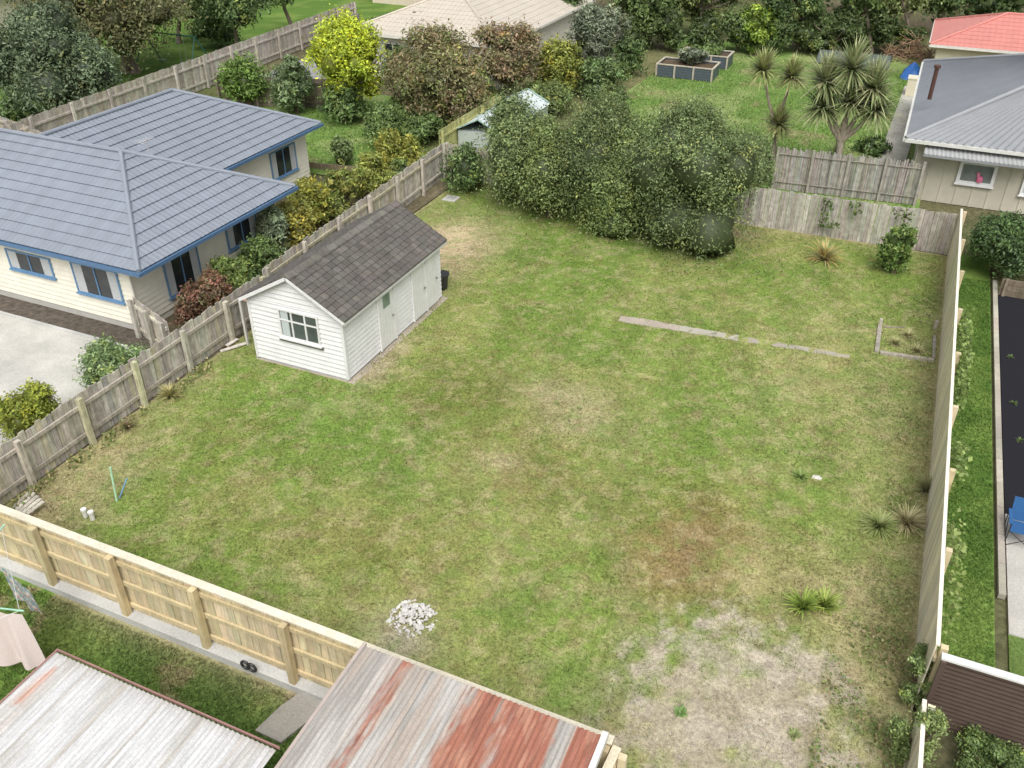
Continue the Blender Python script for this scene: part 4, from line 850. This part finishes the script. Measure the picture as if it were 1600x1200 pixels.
for s in (-1,1):
    MB().beam((x+s*.31,y-.25,.62),(x+s*.31,y+.3,.62),.07,.02,bl_).build('armrest','cloth',root)
    MB().tube([(x+s*.3,y-.28,0),(x+s*.3,y-.26,.62)],.012,6,(.03,.03,.03)).build('leg','metal',root); MB().tube([(x+s*.3,y+.3,0),(x+s*.3,y+.4,.92)],.012,6,(.03,.03,.03)).build('leg','metal',root)
    MB().tube([(x+s*.3,y-.28,.02),(x-s*.3,y-.24,.42)],.01,6,(.03,.03,.03)).build('brace','metal',root); MB().tube([(x+s*.3,y-.28,.02),(x+s*.28,y+.3,.4)],.01,6,(.03,.03,.03)).build('brace','metal',root)
o=MB().tube([(3.3,12.75,.05),(3.5,12.85,.08),(3.6,12.7,.05)],[.09,.12,.08],8,(.03,.12,.5)).build('blue_bag','plastic',origin=(3.4,12.75,0)); tag(o,'crumpled blue bag behind the brown metal fence','bag')
root=empty('retaining_wall',(5,31.2,0),'low dark timber retaining wall above the black weed mat','retaining wall')
for k in range(3): MB().box((4.1,31.05,.02+k*.2),(7.5,31.11,.21+k*.2),cj((.2,.165,.12),.15)).build('board','oldwood',root)
for x in (4.2,5.4,6.6): MB().box((x,30.96,0),(x+.09,31.04,.66),(.24,.2,.15)).build('post','oldwood',root)
for i,(x,y) in enumerate(((1583,632),(1592,690),(1578,560))): tuft(x,y,26,.13,.03,[(.12,.18,.06)],['small green weed poking through the middle of the black mat','small green weed on the near part of the black mat','small green weed on the far part of the black mat'][i],(.2,1.4),cat='weed',name='weed',k=1.2)
def bed(x0,y0,x1,y1,label):
    a=at(x0,y1);b=at(x1,y1); w=(b-a).length; root=empty('raised_bed',a,label,'raised bed'); X,Y=a.x,a.y; D=w*.55; h=.75
    mb=MB(); 
    for (p,q) in (((X,Y),(X+w,Y)),((X,Y+D),(X+w,Y+D))):
        for k in range(9): mb.box((X+.02,p[1]-.02-.012*(k%2),.05+k*.075),(X+w-.02,p[1]+.02,.12+k*.075),(.09,.11,.13))
    for xx in (X,X+w): mb.box((xx-.02,Y+.03,.05),(xx+.02,Y+D-.03,.72),(.09,.11,.13))
    mb.build('side_panel','metal',root)
    fr=MB(); 
    for p,q in (((X-.05,Y),(X+w+.05,Y)),((X-.05,Y+D),(X+w+.05,Y+D)),((X,Y+.08),(X,Y+D-.08)),((X+w,Y+.08),(X+w,Y+D-.08))): fr.beam((*p,h+.03),(*q,h+.03),.12,.05,(.48,.44,.36))
    fr.build('rim','wood',root)
    for xx in (X,X+w*.33,X+w*.67,X+w): MB().box((xx-.05,Y-.1,0),(xx+.05,Y-.04,h),(.44,.4,.32)).build('post','wood',root)
    MB().box((X+.05,Y+.05,.3),(X+w-.05,Y+D-.05,.66),(.12,.09,.06)).build('soil','ground',root)
    return X,Y,w,D
X,Y,w,D=bed(1025,0,1112,120,'front dark corrugated raised bed with timber rim on the far lawn'); 
root=empty('vegetables',(X+w*.65,Y+D*.5,.66),'bushy leafy planting filling the front raised bed','plants'); foliage(root,'foliage',(X+w*.62,Y+D*.55,1.1),(w*.38,D*.5,.6),3400,.1,grey,nb=8,br=.4)
X,Y,w,D=bed(1060,0,1135,102,'rear raised bed with timber rim behind the front one')
root=empty('vegetables',(X+w*.5,Y+D*.5,.66),'low green planting in the rear raised bed','plants'); foliage(root,'foliage',(X+w*.5,Y+D*.5,.85),(w*.42,D*.42,.35),2200,.1,mg,nb=8,br=.4)
a=at(1275,100);b=at(1385,103); root=empty('hoop_frame',a,'low dark netted hoop frame on the far lawn','hoop frame'); w=(b-a).length
for k in range(9):
    xx=a.x+w*k/8; MB().tube([(xx,a.y+1.0-1.0*math.cos(t*math.pi/6)*1,.1+.6*math.sin(t*math.pi/6)) for t in range(7)],.025,5,(.08,.09,.1)).build('hoop','metal',root)
nt_=MB()
for t in range(6):
    p=(1.0-math.cos(t*math.pi/6),.1+.58*math.sin(t*math.pi/6));q=(1.0-math.cos((t+1)*math.pi/6),.1+.58*math.sin((t+1)*math.pi/6)); nt_.poly([(a.x,a.y+p[0],p[1]),(a.x+w,a.y+p[0],p[1]),(a.x+w,a.y+q[0],q[1]),(a.x,a.y+q[0],q[1])],(.12,.14,.12))
nt_.build('netting','cloth',root)
b=at(1420,92); root=empty('brush_pile',b,'heap of brown dead branches beside the red roofed house','brush pile'); mb=MB()
for i in range(260):
    a=random.uniform(0,6.28);r=random.uniform(0,1.8); p=Vector((b.x+math.cos(a)*r,b.y+math.sin(a)*r,random.uniform(0,1.5*(1-r/2)))); q=p+Vector((random.uniform(-.8,.8),random.uniform(-.8,.8),random.uniform(-.2,.6))); mb.tube([p,q],[.03,.015],4,cj((.3,.2,.13),.3))
mb.build('branches','bark',root)
b=at(1424,122); mb=MB(); V=[]
nu=12
for j in range(6):
    for i in range(nu): a=6.283*i/nu; r=.75*(1-j/5.5)*random.uniform(.85,1.15); V.append((b.x+math.cos(a)*r,b.y+math.sin(a)*r,.9*(j/5)**.7+random.uniform(-.04,.04)))
mb.add(V,[(j*nu+i,j*nu+(i+1)%nu,(j+1)*nu+(i+1)%nu,(j+1)*nu+i) for j in range(5) for i in range(nu)]+[tuple(5*nu+k for k in range(nu))],(.04,.14,.42)); o=mb.build('tarpaulin','plastic',origin=b); tag(o,'bright blue tarpaulin bundled by the grey house corner','tarpaulin')
b=at(1425,150); mb=MB(); mb.box((b.x-.4,b.y-.4,0),(b.x+.4,b.y+.4,1.0),(.68,.62,.48)); mb.box((b.x-.43,b.y-.43,1.0),(b.x+.43,b.y+.43,1.06),(.72,.66,.52)); o=mb.build('storage_box','plastic',origin=b); tag(o,'cream storage box in front of the blue tarpaulin','box')
b=at(506,86); mb=MB(); mb.tube([b,b+Vector((0,0,.7))],[.28,.34],12,(.6,.04,.04)); mb.tube([b+Vector((0,0,.7)),b+Vector((0,0,.78))],[.38,.32],12,(.55,.04,.04)); o=mb.build('red_container','plastic',origin=b); tag(o,'bright red plastic container on the far driveway','container')
b=at(275,108); root=empty('swing_set',b,'dark green metal play frame beyond the tall fence','swing set')
X,Y=b.x,b.y
for s in (-1,1):
    MB().tube([(X+s*2.2-.2,Y-1,0),(X+s*2.0,Y,2.1)],.04,6,(.03,.12,.09)).build('leg','metal',root); MB().tube([(X+s*2.2+.2,Y+1,0),(X+s*2.0,Y,2.1)],.04,6,(.03,.12,.09)).build('leg','metal',root)
MB().tube([(X-2.1,Y,2.1),(X+2.1,Y,2.1)],.045,6,(.03,.12,.09)).build('top_bar','metal',root)
for k in range(2):
    xx=X-.9+k*1.7; MB().tube([(xx-.22,Y,2.08),(xx-.22,Y,.5)],.012,5,(.3,.3,.3)).build('chain','metal',root); MB().tube([(xx+.22,Y,2.08),(xx+.22,Y,.5)],.012,5,(.3,.3,.3)).build('chain','metal',root); MB().box((xx-.26,Y-.1,.47),(xx+.26,Y+.1,.5),(.05,.2,.15)).build('swing_seat','plastic',root)

# ================= LIGHT, CAMERA =================
w=bpy.data.worlds.new('World'); scene.world=w; w.use_nodes=True; nt=w.node_tree; bg=nt.nodes['Background']
SE,SA=math.radians(55),math.radians(155)
sky=nt.nodes.new('ShaderNodeTexSky'); sky.sky_type='NISHITA'; sky.sun_disc=False; sky.sun_elevation=SE; sky.sun_rotation=SA; sky.dust_density=5; sky.air_density=1.2
hs=nt.nodes.new('ShaderNodeHueSaturation'); hs.inputs['Saturation'].default_value=.3
nt.links.new(sky.outputs[0],hs.inputs['Color']); nt.links.new(hs.outputs[0],bg.inputs[0]); bg.inputs[1].default_value=.15
sd=bpy.data.lights.new('sun','SUN'); sd.energy=2.4; sd.angle=math.radians(45); sd.color=(1,.985,.96); so_=bpy.data.objects.new('sun',sd); COL.objects.link(so_)
dv=Vector((math.sin(SA)*math.cos(SE),math.cos(SA)*math.cos(SE),math.sin(SE))); so_.rotation_euler=dv.to_track_quat('Z','Y').to_euler(); so_.location=(0,0,40)
cam=bpy.data.cameras.new('camera'); cam.sensor_width=36; cam.lens=36*F/1600; cam.clip_end=2000; co=bpy.data.objects.new('camera',cam); COL.objects.link(co); co.location=(0,0,H); co.rotation_euler=(math.pi/2-TH,0,AZ); scene.camera=co
scene.view_settings.view_transform='Standard'; scene.view_settings.look='None'; scene.view_settings.exposure=0
